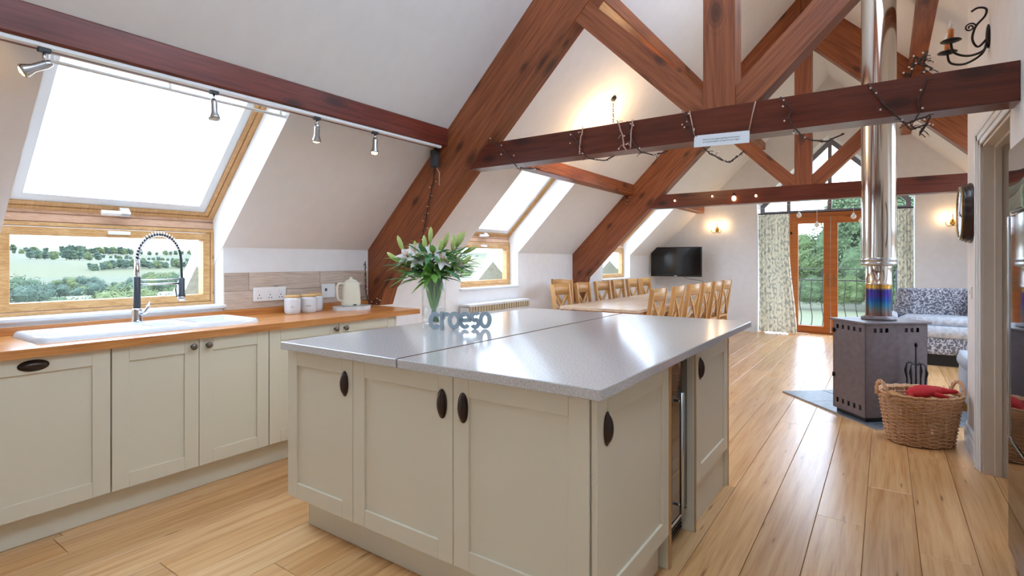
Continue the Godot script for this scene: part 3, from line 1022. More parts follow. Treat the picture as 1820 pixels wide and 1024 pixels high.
func build_outdoors() -> void:
	# fields to the left
	var cols := [Color(0.036, 0.038, 0.0065), Color(0.066, 0.054, 0.010), Color(0.045, 0.045, 0.0075), Color(0.074, 0.058, 0.012), Color(0.035, 0.037, 0.007)]
	var fm := mat("grass_land", Color.WHITE, 0.95)
	fm.vertex_color_use_as_albedo = true
	var o := structure("ground", "patchwork of green fields rising to distant hills outside", "fields")
	var st := mk()
	var ts := [6.0, 20.0, 40.0, 60.0, 80.0, 100.0, 130.0, 160.0, 190.0, 220.0, 250.0, 280.0, 310.0, 340.0, 380.0, 420.0, 460.0, 500.0, 560.0, 620.0, 700.0, 900.0, 1200.0, 1600.0]
	for i in ts.size() - 1:
		var step := 20.0 if ts[i] < 300 else 40.0
		var d := -120.0
		while d < 1500.0:
			var a := P(-ts[i], hill(ts[i], d), d)
			var b := P(-ts[i + 1], hill(ts[i + 1], d), d)
			var c := P(-ts[i + 1], hill(ts[i + 1], d + step), d + step)
			var e := P(-ts[i], hill(ts[i], d + step), d + step)
			var band := int(floor((ts[i] + 40.0 * sin(d * 0.01)) / 75.0))
			var fld := int(floor((d + band * 37.0) / 110.0))
			st.set_color(cols[posmod(band * 3 + fld * 2 + (fld * fld) % 3, 5)])
			tri_n(st, a, b, c, Vector3.UP)
			tri_n(st, a, c, e, Vector3.UP)
			d += step
	put(st, "fields", fm, o)
	# meadow beyond the far gable
	st = mk()
	st.set_color(Color(0.078, 0.080, 0.036))
	for i in 12:
		var d0: float = GZ + 0.5 + i * i * 0.9
		var d1: float = GZ + 0.5 + (i + 1) * (i + 1) * 0.9
		tri_n(st, P(-6, -2.6 + d0 * 0.008, d0), P(70, -2.6 + d0 * 0.008, d0), P(70, -2.6 + d1 * 0.008, d1), Vector3.UP)
		tri_n(st, P(-6, -2.6 + d0 * 0.008, d0), P(70, -2.6 + d1 * 0.008, d1), P(-6, -2.6 + d1 * 0.008, d1), Vector3.UP)
		tri_n(st, P(-6, -2.6 + d0 * 0.008, d0), P(-6, -2.6 + d1 * 0.008, d1), P(-70, -2.6 + d1 * 0.008, d1), Vector3.UP)
		tri_n(st, P(-6, -2.6 + d0 * 0.008, d0), P(-70, -2.6 + d1 * 0.008, d1), P(-70, -2.6 + d0 * 0.008, d0), Vector3.UP)
	put(st, "meadow", fm, o)
	# trees
	var greens := [c8(64, 76, 36), c8(48, 66, 40), c8(72, 82, 38), c8(44, 62, 46)]
	var kinds := []
	for k in 4:
		var g := mat("tree_%d" % k, greens[k], 0.9)
		g.resource_name = "tree_leaves"
		var t := mk()
		foliage(t, 200 + k, 1.0, [0.95, 0.8, 1.1, 0.7][k], 26)
		var tr := mk()
		tube(tr, [Vector3.ZERO, Vector3(0.01, 0.25, 0), Vector3(0, 0.6, 0.01)], [0.04, 0.03, 0.015], 6)
		kinds.append([mesh_of(t, g), mesh_of(tr, M.black_iron if false else bark())])
	var taken := []
	var tones := ["olive green", "mid green", "bright green", "dark bluish green"]
	var r := RandomNumberGenerator.new()
	r.seed = 99
	var place := func(called: String, label: String, group: String, at: Vector3, h: float, k: int) -> void:
		var t := thing(called, tones[k] + " " + label, "tree", at, r.randf() * TAU, group)
		t.scale = Vector3(h, h * r.randf_range(0.9, 1.05), h)
		put_mesh(kinds[k][0], "crown", t)
		put_mesh(kinds[k][1], "trunk", t)
	for band in [[0.19, 0.50, 110, "tree in the valley outside the window above the sink", "valley trees seen over the sink"], [1.12, 1.62, 36, "tree in the valley outside the window behind the flowers", "valley trees behind the flowers"], [2.1, 2.7, 14, "tree in the valley outside the window by the television", "valley trees by the television"]]:
		for i in band[2]:
			for tries in 40:
				var t := 40.0 + 130.0 * pow(r.randf(), 1.4)
				var d: float = t * lerpf(band[0], band[1], r.randf())
				var h := clampf(1.3 - r.randf_range(11.0, 58.0) / 952.0 * t - hill(t, d), 2.6, 10.0)
				var spot := Vector2(t, d)
				if taken.any(func(q): return q[0].distance_to(spot) < (q[1] + h) * 0.25):
					continue
				taken.append([spot, h])
				place.call("valley_tree", band[3], band[4], P(-t, hill(t, d) - 0.3, d), h, r.randi_range(0, 3))
				break
	# distant wood, hedges and single trees on the hills: how far, from, to, how many, height
	for q in [[600.0, 0.27, 0.36, 22, 9.0, "in the wood on the skyline"], [608.0, 0.20, 0.26, 5, 6.5, "standing single on the skyline"], [612.0, 0.37, 0.50, 12, 6.0, "in the low skyline hedge"], [470.0, 0.20, 0.50, 40, 4.2, "in the upper field hedge"], [330.0, 0.23, 0.32, 9, 6.0, "in the clump on the slope"], [250.0, 0.30, 0.50, 24, 4.6, "in the lower field hedge"], [560.0, 1.15, 1.60, 22, 7.0, "on the hill behind the flowers"]]:
		for i in q[3]:
			var t: float = q[0] + r.randf_range(-5, 5) + 30.0 * (float(i) / q[3])
			var d: float = t * lerpf(q[1], q[2], (float(i) + r.randf() * 0.6) / q[3])
			place.call("hill_tree", "distant tree %s outside the window" % q[5], "distant trees " + q[5], P(-t, hill(t, d) - 0.6, d), q[4] * r.randf_range(0.75, 1.15), [3, 1, 3, 0][i % 4])
	# garden side: a leafier kind
	for k in 2:
		var gm := mat("garden_leaves_%d" % k, [c8(62, 80, 46), c8(72, 88, 44)][k], 0.9)
		gm.resource_name = "garden_tree_leaves"
		var gt := mk()
		foliage(gt, 300 + k, 1.0, 0.9, 40, 800, 0.95)
		kinds.append([mesh_of(gt, gm), kinds[0][1]])
	tones.append_array(["dark green", "fresh green"])
	var spots := [[-0.4, 50.0, 9.4, 4, "tallest, behind the right door"], [4.2, 52.0, 9.0, 5, "right of the flue"], [-4.7, 56.0, 6.6, 5, "behind the left door"], [-6.6, 60.0, 4.4, 4, "low one at the left door edge"], [9.0, 50.0, 9.0, 4, "far right"]]
	for i in spots.size():
		var s: Array = spots[i]
		place.call("garden_tree", "leafy tree beyond the meadow, " + s[4], "trees beyond the meadow", P(s[0], -2.5 + s[1] * 0.008, s[1]), s[2], s[3])
	for i in 9:
		var h := thing("hedge_bush", "low bushy hedge plant at the end of the meadow", "hedge", P(-13.0 + i * 2.2, -2.1, 44.0 + (i % 2)), 0.0, "hedge beyond the meadow")
		h.scale = Vector3(2.6, 2.4, 2.0)
		put_mesh(kinds[4 + i % 2][0], "crown", h)


func bark() -> StandardMaterial3D:
	if not M.has("bark"):
		mat("bark", c8(88, 74, 60), 0.9)
	return M.bark


# ---------------------------------------------------------------- kitchen run under the left windows
func door_mesh(w: float, h: float, fw := 0.075) -> ArrayMesh:
	# a framed cupboard door standing on its own x, facing +z
	var key := "door_%.3f_%.3f" % [w, h]
	if M.has(key):
		return M[key]
	var st := mk()
	var t := 0.021
	bx(st, Vector3(0, 0, -t), Vector3(fw, h, 0), 0.0018)
	bx(st, Vector3(w - fw, 0, -t), Vector3(w, h, 0), 0.0018)
	bx(st, Vector3(fw, 0, -t), Vector3(w - fw, fw, 0), 0.0018)
	bx(st, Vector3(fw, h - fw, -t), Vector3(w - fw, h, 0), 0.0018)
	bx(st, Vector3(fw - 0.004, fw - 0.004, -t + 0.002), Vector3(w - fw + 0.004, h - fw + 0.004, -0.009))
	M[key] = mesh_of(st, M.cabinet_paint)
	return M[key]


func knob_mesh() -> ArrayMesh:
	if not M.has("knob_m"):
		var st := mk(true)
		lathe(st, [Vector2(0, 0), Vector2(0.009, 0), Vector2(0.007, 0.012), Vector2(0.016, 0.02), Vector2(0.019, 0.028), Vector2(0.016, 0.034), Vector2(0, 0.037)], 16, Vector3.ZERO, Basis(Vector3.RIGHT, PI / 2))
		M["knob_m"] = mesh_of(st, M.pewter)
	return M.knob_m


func cup_mesh() -> ArrayMesh:
	# an oval shell pull, long side along its own y
	if not M.has("cup_m"):
		var st := mk(true)
		var rows := []
		for i in 13:
			var a := PI * i / 12.0
			var row := []
			for k in 9:
				var b := PI * k / 8.0
				row.append(Vector3(-cos(b) * sin(a) * 0.021, -cos(a) * 0.050, sin(b) * sin(a) * 0.024))
			rows.append(row)
		for i in 12:
			for k in 8:
				quad(st, rows[i][k], rows[i][k + 1], rows[i + 1][k + 1], rows[i + 1][k], Vector3.ZERO)
		lathe(st, [Vector2(0.0, 0.0), Vector2(0.02, 0.0), Vector2(0.023, 0.003), Vector2(0.02, 0.006)], 20, Vector3.ZERO, Basis(Vector3.RIGHT, PI / 2) * Basis.from_scale(Vector3(1.15, 1, 2.5)))
		M["cup_m"] = mesh_of(st, M.bronze)
	return M.cup_m


func add_door(parent: Node3D, w: float, h: float, xf: Transform3D, pull: String, at: Vector2) -> void:
	var d := put_mesh(door_mesh(w, h), "door", parent, xf)
	if pull == "knob":
		put_mesh(knob_mesh(), "knob", d, Transform3D(Basis(), Vector3(at.x, at.y, 0)))
	elif pull == "cup":
		put_mesh(cup_mesh(), "handle", d, Transform3D(Basis(), Vector3(at.x, at.y, 0)))
	elif pull == "cup_flat":
		put_mesh(cup_mesh(), "handle", d, Transform3D(Basis(Vector3.BACK, PI / 2), Vector3(at.x, at.y, 0)))


func build_left_kitchen() -> void:
	var FX := -3.18
	var turn := Basis(Vector3.UP, PI / 2)
	var units := [[-0.10, 0.452, "cream painted base cupboard at the left edge of the kitchen run"], [0.455, 1.053, "cream painted dishwasher front with a dark cup handle"], [1.056, 1.891, "cream painted sink cupboard with two framed doors and round knobs"], [1.894, 2.947, "cream painted two-door cupboard under the kettle"]]
	for k in units.size():
		var d0: float = units[k][0]
		var d1: float = units[k][1]
		var t := thing(["base_cupboard", "dishwasher", "sink_cupboard", "base_cupboard"][k], units[k][2], ["cupboard", "dishwasher", "cupboard", "cupboard"][k], P(FX, 0.145, (d0 + d1) / 2.0))
		var hw := (d1 - d0) / 2.0
		var st := mk()
		rb(st, -0.58, -0.0225, 0.0, 0.69 if k == 2 else 0.72, -hw + 0.001, hw - 0.001)
		put(st, "carcass", M.cabinet_paint, t)
		var H := 0.722
		if k < 2:
			add_door(t, d1 - d0 - 0.003, H, Transform3D(turn, P(0, 0, -hw + 0.0015)), "cup_flat", Vector2((d1 - d0) / 2, H - 0.037))
		else:
			add_door(t, hw - 0.003, H, Transform3D(turn, P(0, 0, -hw + 0.0015)), "knob", Vector2(hw - 0.04, H - 0.04))
			add_door(t, hw - 0.003, H, Transform3D(turn, P(0, 0, 0.0015)), "knob", Vector2(0.042, H - 0.04))
	var ep := thing("end_panel", "cream painted end panel closing the kitchen run", "panel", P(FX, 0.0, 2.97))
	var st := mk()
	rb(st, -0.6, -0.004, 0.0, 0.868, -0.02, 0.0, 0.002)
	put(st, "panel", M.cabinet_paint, ep)
	var pl := thing("plinth", "cream kickboard below the cupboards along the wall", "kickboard", P(-3.25, 0, 1.4))
	st = mk()
	rb(st, -0.018, 0.0, 0.001, 0.143, -2.3, 1.548, 0.002)
	put(st, "board", M.cabinet_paint, pl)
	# worktop with the cut-out for the sink
	var wt := thing("worktop", "golden oak worktop along the left wall", "worktop", P(-3.155, 0.869, 1.2))
	var b := Basis(Vector3(0, 0, -1), Vector3.UP, Vector3(1, 0, 0))
	st = mk()
	# own x = depth, own z = x
	for q in [[-2.1, -0.36, -0.663, 0.0], [0.68, 2.0, -0.663, 0.0], [-0.36, 0.68, -0.663, -0.535], [-0.36, 0.68, -0.165, 0.0]]:
		bx(st, Vector3(q[0], 0, q[2]), Vector3(q[1], 0.041, q[3]), 0.0)
	put(st, "slab", M.worktop_oak, wt, Transform3D(b, Vector3.ZERO))
	st = mk()
	bx(st, Vector3(-2.1, 0.041, -0.663), Vector3(1.998, 0.085, -0.643), 0.002)
	put(st, "upstand", M.worktop_oak, wt, Transform3D(b, Vector3.ZERO))
	build_sink()
	build_tap()
	# sockets
	var s0 := thing("socket_plate", "white triple socket plate on the splashback next to the window", "socket", P(KX + 0.011, 1.055, 2.27))
	st = mk()
	rb(st, 0, 0.010, -0.052, 0.052, -0.13, 0.13, 0.003)
	put(st, "plate", M.plastic_white, s0)
	for q in [-0.085, 0.0, 0.085]:
		st = mk()
		rb(st, 0.009, 0.0125, 0.012, 0.032, q - 0.012, q + 0.012, 0.001)
		put(st, "switch", M.white_gloss, s0)
		st = mk()
		for w in [[0.0, -0.004], [-0.011, -0.026], [0.011, -0.026]]:
			rb(st, 0.0095, 0.0106, w[1] - 0.005, w[1] + 0.004, q + w[0] - 0.003, q + w[0] + 0.003)
		put(st, "pin_hole", M.black, s0)
	var s1 := thing("socket_plate", "small white socket plate behind the kettle", "socket", P(KX + 0.011, 1.055, 2.785))
	st = mk()
	rb(st, 0, 0.010, -0.058, 0.058, -0.065, 0.065, 0.003)
	put(st, "plate", M.plastic_white, s1)
	st = mk()
	rb(st, 0.0095, 0.0125, 0.0, 0.022, -0.035, -0.015, 0.001)
	put(st, "switch", M.dark_rubber, s1)
	# canisters
	var lab := ["white ceramic canister with wooden lid, nearest the window", "white ceramic canister with wooden lid, middle of three", "white ceramic canister with wooden lid, nearest the kettle"]
	for i in 3:
		var c := thing("canister", lab[i], "canister", P([-3.63, -3.62, -3.70][i], 0.91, [2.345, 2.475, 2.588][i]), 0.0, "canisters by the kettle")
		st = mk(true)
		lathe(st, [Vector2(0, 0), Vector2(0.050, 0), Vector2(0.056, 0.006), Vector2(0.058, 0.03), Vector2(0.058, 0.105), Vector2(0.055, 0.118), Vector2(0.05, 0.122), Vector2(0, 0.122)], 28)
		put(st, "jar", M.ceramic, c)
		st = mk(true)
		lathe(st, [Vector2(0, 0.122), Vector2(0.053, 0.122), Vector2(0.055, 0.126), Vector2(0.055, 0.136), Vector2(0.052, 0.14), Vector2(0, 0.14)], 28)
		put(st, "lid", M.lid_wood, c)
		if i < 2:
			var tm := TextMesh.new()
			tm.text = ["TEA", "COFFEE"][i]
			tm.font_size = 16
			tm.pixel_size = 0.0007
			tm.depth = 0.0006
			tm.material = M.pewter
			put_mesh(tm, "lettering", c, Transform3D(Basis(Vector3.UP, 0.95), Vector3(sin(0.95), 0, cos(0.95)) * 0.0583 + Vector3(0, 0.055, 0)))
	build_kettle()


func build_sink() -> void:
	var t := thing("sink", "long white ceramic inset sink with two bowls and drainer", "sink", P(-3.525, 0.91, 1.355))
	var hx := 0.225
	var hd := 0.56
	var st := mk(true)
	var nx := 40
	var nd := 96
	var bowls := [[-0.15, 0.17, 0.20, 0.52, 0.16], [-0.07, 0.15, -0.03, 0.16, 0.10]]
	var dip := func(x: float, d: float, x0: float, x1: float, d0: float, d1: float, dep: float, soft: float) -> float:
		var e := minf(minf(x - x0, x1 - x), minf(d - d0, d1 - d))
		return -dep * smoothstep(0.0, 1.0, clampf(e / soft, 0, 1))
	var g := func(i: int, j: int) -> Vector3:
		var x := -hx + 2.0 * hx * i / nx
		var d := -hd + 2.0 * hd * j / nd
		# round the outer corners
		var r := 0.05
		var qx := maxf(absf(x) - (hx - r), 0.0)
		var qd := maxf(absf(d) - (hd - r), 0.0)
		var l := sqrt(qx * qx + qd * qd)
		if l > r and qx > 0 and qd > 0:
			x = signf(x) * (hx - r + qx * r / l)
			d = signf(d) * (hd - r + qd * r / l)
			l = r
		var edge := r - l if (qx > 0 or qd > 0) else r
		var y := 0.028 * sqrt(clampf(edge / 0.016, 0.0, 1.0))
		y += dip.call(x, d, -0.17, 0.19, -0.53, -0.07, 0.012, 0.02)
		if d < -0.09 and d > -0.5 and x > -0.15 and x < 0.16:
			y += 0.002 * sin(d * 150.0)
		for b in bowls:
			y += dip.call(x, d, b[0], b[1], b[2], b[3], b[4], 0.03)
		return P(x, y, d)
	for i in nx:
		for j in nd:
			var a: Vector3 = g.call(i, j)
			var b: Vector3 = g.call(i + 1, j)
			var c: Vector3 = g.call(i + 1, j + 1)
			var e: Vector3 = g.call(i, j + 1)
			tri_n(st, a, b, c, Vector3.UP)
			tri_n(st, a, c, e, Vector3.UP)
	put(st, "basin", M.ceramic, t)
	for b in bowls:
		st = mk(true)
		lathe(st, [Vector2(0, 0.004), Vector2(0.03, 0.004), Vector2(0.036, 0)], 16, P((b[0] + b[1]) / 2, -0.13 if b[4] > 0.12 else -0.07, (b[2] + b[3]) / 2))
		put(st, "drain", M.chrome, t)


func build_tap() -> void:
	var t := thing("kitchen_tap", "tall chrome spring-neck kitchen tap behind the sink", "tap", P(-3.655, 0.938, 1.341))
	var st := mk(true)
	lathe(st, [Vector2(0, 0), Vector2(0.032, 0), Vector2(0.03, 0.012), Vector2(0.026, 0.018), Vector2(0.026, 0.075), Vector2(0.022, 0.085), Vector2(0, 0.085)], 20)
	put(st, "base", M.chrome, t)
	st = mk(true)
	lathe(st, [Vector2(0.019, 0.08), Vector2(0.019, 0.27), Vector2(0.017, 0.272)], 16)
	put(st, "column", M.dark_rubber, t)
	st = mk(true)
	lathe(st, [Vector2(0.014, 0.27), Vector2(0.014, 0.375), Vector2(0, 0.378)], 14)
	put(st, "neck", M.chrome, t)
	# spring arch along the room
	var arch := []
	for i in 41:
		var a := PI * i / 40.0
		arch.append(P(0, 0.375 + sin(a) * 0.155, 0.121 - cos(a) * 0.121))
	st = mk(true)
	var hose := arch.duplicate()
	hose.append(P(0, 0.30, 0.246))
	hose.append(P(0, 0.255, 0.248))
	tube(st, hose, 0.0075, 8)
	put(st, "hose", M.dark_rubber, t)
	st = mk(true)
	var coil := []
	var turns := 22
	for i in turns * 10 + 1:
		var f := float(i) / (turns * 10)
		var a := PI * f * 0.86
		var c := P(0, 0.375 + sin(a) * 0.155, 0.121 - cos(a) * 0.121)
		var rad := Vector3(0, sin(a), cos(a))
		var th := TAU * f * turns
		coil.append(c + (Vector3.RIGHT * cos(th) + rad * sin(th)) * 0.0155)
	tube(st, coil, 0.0034, 5)
	put(st, "spring", M.chrome, t)
	st = mk(true)
	tube(st, [P(0, 0.225, 0.0), P(0, 0.225, 0.235)], 0.006, 8)
	put(st, "support_arm", M.chrome, t)
	st = mk(true)
	tube(st, [P(0, 0.252, 0.0), P(0, 0.252, 0.235)], 0.0035, 8)
	put(st, "support_arm", M.chrome, t)
	st = mk(true)
	lathe(st, [Vector2(0, 0.13), Vector2(0.021, 0.13), Vector2(0.022, 0.155), Vector2(0.018, 0.16), Vector2(0.018, 0.255), Vector2(0.01, 0.262), Vector2(0, 0.262)], 16, P(0, 0, 0.246))
	put(st, "spray_head", M.dark_rubber, t)
	st = mk(true)
	lathe(st, [Vector2(0.0, 0.115), Vector2(0.0225, 0.115), Vector2(0.0235, 0.14), Vector2(0.019, 0.145)], 16, P(0, 0, 0.246))
	put(st, "nozzle", M.chrome, t)
	st = mk(true)
	tube(st, [P(0.0, 0.215, 0.215), P(0.01, 0.19, 0.207), P(0.0, 0.14, 0.219)], 0.004, 6)
	put(st, "trigger", M.dark_rubber, t)
	st = mk(true)
	tube(st, [P(0.015, 0.055, 0.022), P(0.03, 0.062, 0.035), P(0.04, 0.12, 0.055)], [0.014, 0.012, 0.005], 10)
	put(st, "lever", M.chrome, t)


func build_kettle() -> void:
	var tr := thing("kettle_tray", "white oval tray under the cream kettle", "tray", P(-3.575, 0.91, 2.845))
	var st := mk()
	var pts := PackedVector2Array()
	for i in 28:
		var a := TAU * i / 28
		pts.append(Vector2(cos(a) * 0.115, sin(a) * 0.17))
	extr(st, pts, Vector3.ZERO, Vector3.RIGHT, Vector3(0, 0, 1), Vector3(0, 0.028, 0))
	put(st, "tray", M.ceramic, tr)
	var t := thing("kettle", "cream enamel jug kettle with looped handle beside the truss foot", "kettle", P(-3.575, 0.9385, 2.835))
	st = mk(true)
	lathe(st, [Vector2(0, 0), Vector2(0.068, 0), Vector2(0.076, 0.01), Vector2(0.078, 0.03), Vector2(0.072, 0.13), Vector2(0.064, 0.185), Vector2(0.056, 0.198), Vector2(0, 0.198)], 28)
	put(st, "body", M.cream_enamel, t)
	st = mk(true)
	lathe(st, [Vector2(0, 0.197), Vector2(0.05, 0.197), Vector2(0.045, 0.208), Vector2(0.02, 0.216), Vector2(0.012, 0.222), Vector2(0.014, 0.232), Vector2(0, 0.236)], 24)
	put(st, "lid", M.cream_enamel, t)
	st = mk(true)
	tube(st, bent([P(-0.01, 0.178, -0.06), P(-0.01, 0.186, -0.10), P(-0.01, 0.168, -0.125), P(-0.01, 0.11, -0.128), P(-0.01, 0.062, -0.118), P(-0.01, 0.045, -0.09), P(-0.01, 0.045, -0.07)]), 0.009, 10)
	put(st, "handle", M.cream_enamel, t)
	st = mk()
	hexa(st, [P(-0.018, 0.14, 0.055), P(0.018, 0.14, 0.055), P(0.022, 0.188, 0.05), P(-0.022, 0.188, 0.05), P(-0.004, 0.165, 0.085), P(0.004, 0.165, 0.085), P(0.007, 0.19, 0.096), P(-0.007, 0.19, 0.096)])
	put(st, "spout", M.cream_enamel, t)
	st = mk(true)
	ball(st, Vector3(0.075, 0.012, 0.02), Vector3(0.008, 0.006, 0.02), 10, 6)
	put(st, "switch", M.dark_rubber, t)


# ---------------------------------------------------------------- island
func build_island() -> void:
	var FD := 1.54
	var H := 0.722
	var x0 := -2.425
	var xa := -1.930
	var xm := -1.346
	var x1 := -0.772
	var a := thing("island_cupboard", "cream single-door island cupboard at the front left corner", "cupboard", P((x0 + xa) / 2, 0.15, FD))
	var st := mk()
	var hw := (xa - x0) / 2.0
	rb(st, -hw, hw - 0.001, 0, 0.722, 0.022, 0.85)
	put(st, "carcass", M.cabinet_paint, a)
	add_door(a, hw * 2 - 0.003, H, Transform3D(Basis(), P(-hw + 0.0015, 0, 0)), "cup", Vector2(hw * 2 - 0.055, H - 0.115))
	var b := thing("island_cupboard", "cream double-door island cupboard facing the camera", "cupboard", P(xm, 0.15, FD))
	st = mk()
	rb(st, xa - xm, x1 - xm - 0.021, 0, 0.722, 0.022, 0.66)
	put(st, "carcass", M.cabinet_paint, b)
	add_door(b, xm - xa - 0.003, H, Transform3D(Basis(), P(xa - xm + 0.0015, 0, 0)), "cup", Vector2(xm - xa - 0.055, H - 0.115))
	add_door(b, x1 - xm - 0.003, H, Transform3D(Basis(), P(0.0015, 0, 0)), "cup", Vector2(0.05, H - 0.115))
	# right-hand side
	var turn := Basis(Vector3.UP, PI / 2)
	var SX := -0.748
	var c := thing("island_cupboard", "cream island cupboard on the right side beside the wine cooler", "cupboard", P(SX, 0.0, 1.545))
	st = mk()
	rb(st, -0.022, -0.0215, 0.15, 0.872, 0.002, 0.69)
	rb(st, -0.40, -0.0225, 0.15, 0.872, 0.67, 0.688)
	put(st, "carcass", M.cabinet_paint, c)
	add_door(c, 0.685, H, Transform3D(turn, P(0, 0.15, 0.002)), "cup", Vector2(0.07, H - 0.115))
	st = mk()
	rb(st, -0.30, -0.002, 0.0, 0.872, 0.69, 0.715, 0.001)
	put(st, "side_panel", M.cabinet_paint, c)
	st = mk()
	rb(st, -0.004, 0.002, 0.0, 0.872, 0.689, 0.716, 0.001)
	put(st, "raw_edge", M.cut_edge, c)
	var e := thing("island_cupboard", "cream island cupboard at the far right end of the island", "cupboard", P(SX, 0.0, 2.615))
	st = mk()
	rb(st, -0.55, -0.0225, 0.15, 0.872, 0.03, 0.645)
	put(st, "carcass", M.cabinet_paint, e)
	st = mk()
	rb(st, -0.55, -0.002, 0.0, 0.872, 0.0, 0.025, 0.001)
	put(st, "side_panel", M.cabinet_paint, e)
	st = mk()
	rb(st, -0.55, -0.002, 0.0, 0.872, 0.645, 0.663, 0.001)
	put(st, "side_panel", M.cabinet_paint, e)
	st = mk()
	rb(st, -0.004, 0.002, 0.0, 0.872, -0.001, 0.012, 0.001)
	put(st, "raw_edge", M.cut_edge, e)
	st = mk()
	rb(st, -0.004, 0.002, 0.0, 0.872, 0.655, 0.664, 0.001)
	put(st, "raw_edge", M.cut_edge, e)
	add_door(e, 0.615, 0.645, Transform3D(turn, P(0, 0.222, 0.027)), "cup", Vector2(0.05, 0.645 - 0.09))
	st = mk()
	rb(st, -0.04, -0.022, 0.0, 0.218, 0.026, 0.644, 0.001)
	put(st, "kick_panel", M.cabinet_paint, e)
	# wine cooler in the gap
	var w := thing("wine_cooler", "narrow dark glass wine cooler with long steel handle in the island", "wine cooler", P(SX - 0.028, 0.0, 2.262))
	st = mk()
	rb(st, -0.48, -0.03, 0.10, 0.85, 0.012, 0.335)
	put(st, "body", M.black, w)
	st = mk()
	rb(st, -0.028, -0.006, 0.13, 0.85, 0.008, 0.338, 0.003)
	var wd := put(st, "glass_door", M.black_glass, w)
	st = mk(true)
	tube(st, [P(0.022, 0.16, 0.165), P(0.022, 0.71, 0.165)], 0.010, 10)
	for y in [0.20, 0.67]:
		tube(st, [P(-0.006, y, 0.165), P(0.022, y, 0.165)], 0.006, 8)
	put(st, "handle", M.steel, wd)
	st = mk()
	rb(st, -0.03, -0.004, 0.112, 0.126, 0.008, 0.338, 0.001)
	put(st, "trim_strip", M.steel, w)
	st = mk()
	for k in 5:
		rb(st, -0.05, -0.03, 0.02 + 0.016 * k, 0.03 + 0.016 * k, 0.02, 0.33)
	put(st, "vent_grille", M.black, w)
	st = mk()
	rb(st, -1.67, -0.552, 0.002, 0.872, 0.645, 0.663, 0.002)
	put(st, "back_panel", M.cabinet_paint, e)
	st = mk()
	rb(st, -hw, -hw + 0.018, 0.0, 0.722, 0.852, 1.70, 0.002)
	put(st, "side_panel", M.cabinet_paint, a)
	var pl := thing("island_plinth", "cream kickboard under the front of the island", "kickboard", P(-1.55, 0, 1.605))
	st = mk()
	rb(st, -0.80, 0.765, 0.001, 0.149, 0.0, 0.018, 0.002)
	rb(st, -0.80, -0.782, 0.001, 0.149, 0.018, 1.62, 0.002)
	rb(st, 0.742, 0.765, 0.001, 0.149, 0.018, 0.60, 0.002)
	put(st, "board", M.cabinet_paint, pl)
	# tops
	for k in 2:
		var q: Array = [[-2.437, -1.629], [-1.617, -0.718]][k]
		var t := thing("island_worktop", ["pale grey quartz island top, left slab under the vase", "pale grey quartz island top, right slab with window reflections"][k], "worktop", P((q[0] + q[1]) / 2, 0.8725, 1.508))
		st = mk()
		var h2: float = (q[1] - q[0]) / 2
		rb(st, -h2, h2, 0.0, 0.0375, 0.0, 2.262, 0.003)
		put(st, "slab", M.quartz, t)
	var sm := thing("seam_strip", "brown joint strip between the two island slabs", "strip", P(-1.623, 0.8725, 1.52))
	st = mk()
	rb(st, -0.0058, 0.0058, 0.0, 0.0376, 0.0, 2.25)
	put(st, "strip", M.seam, sm)


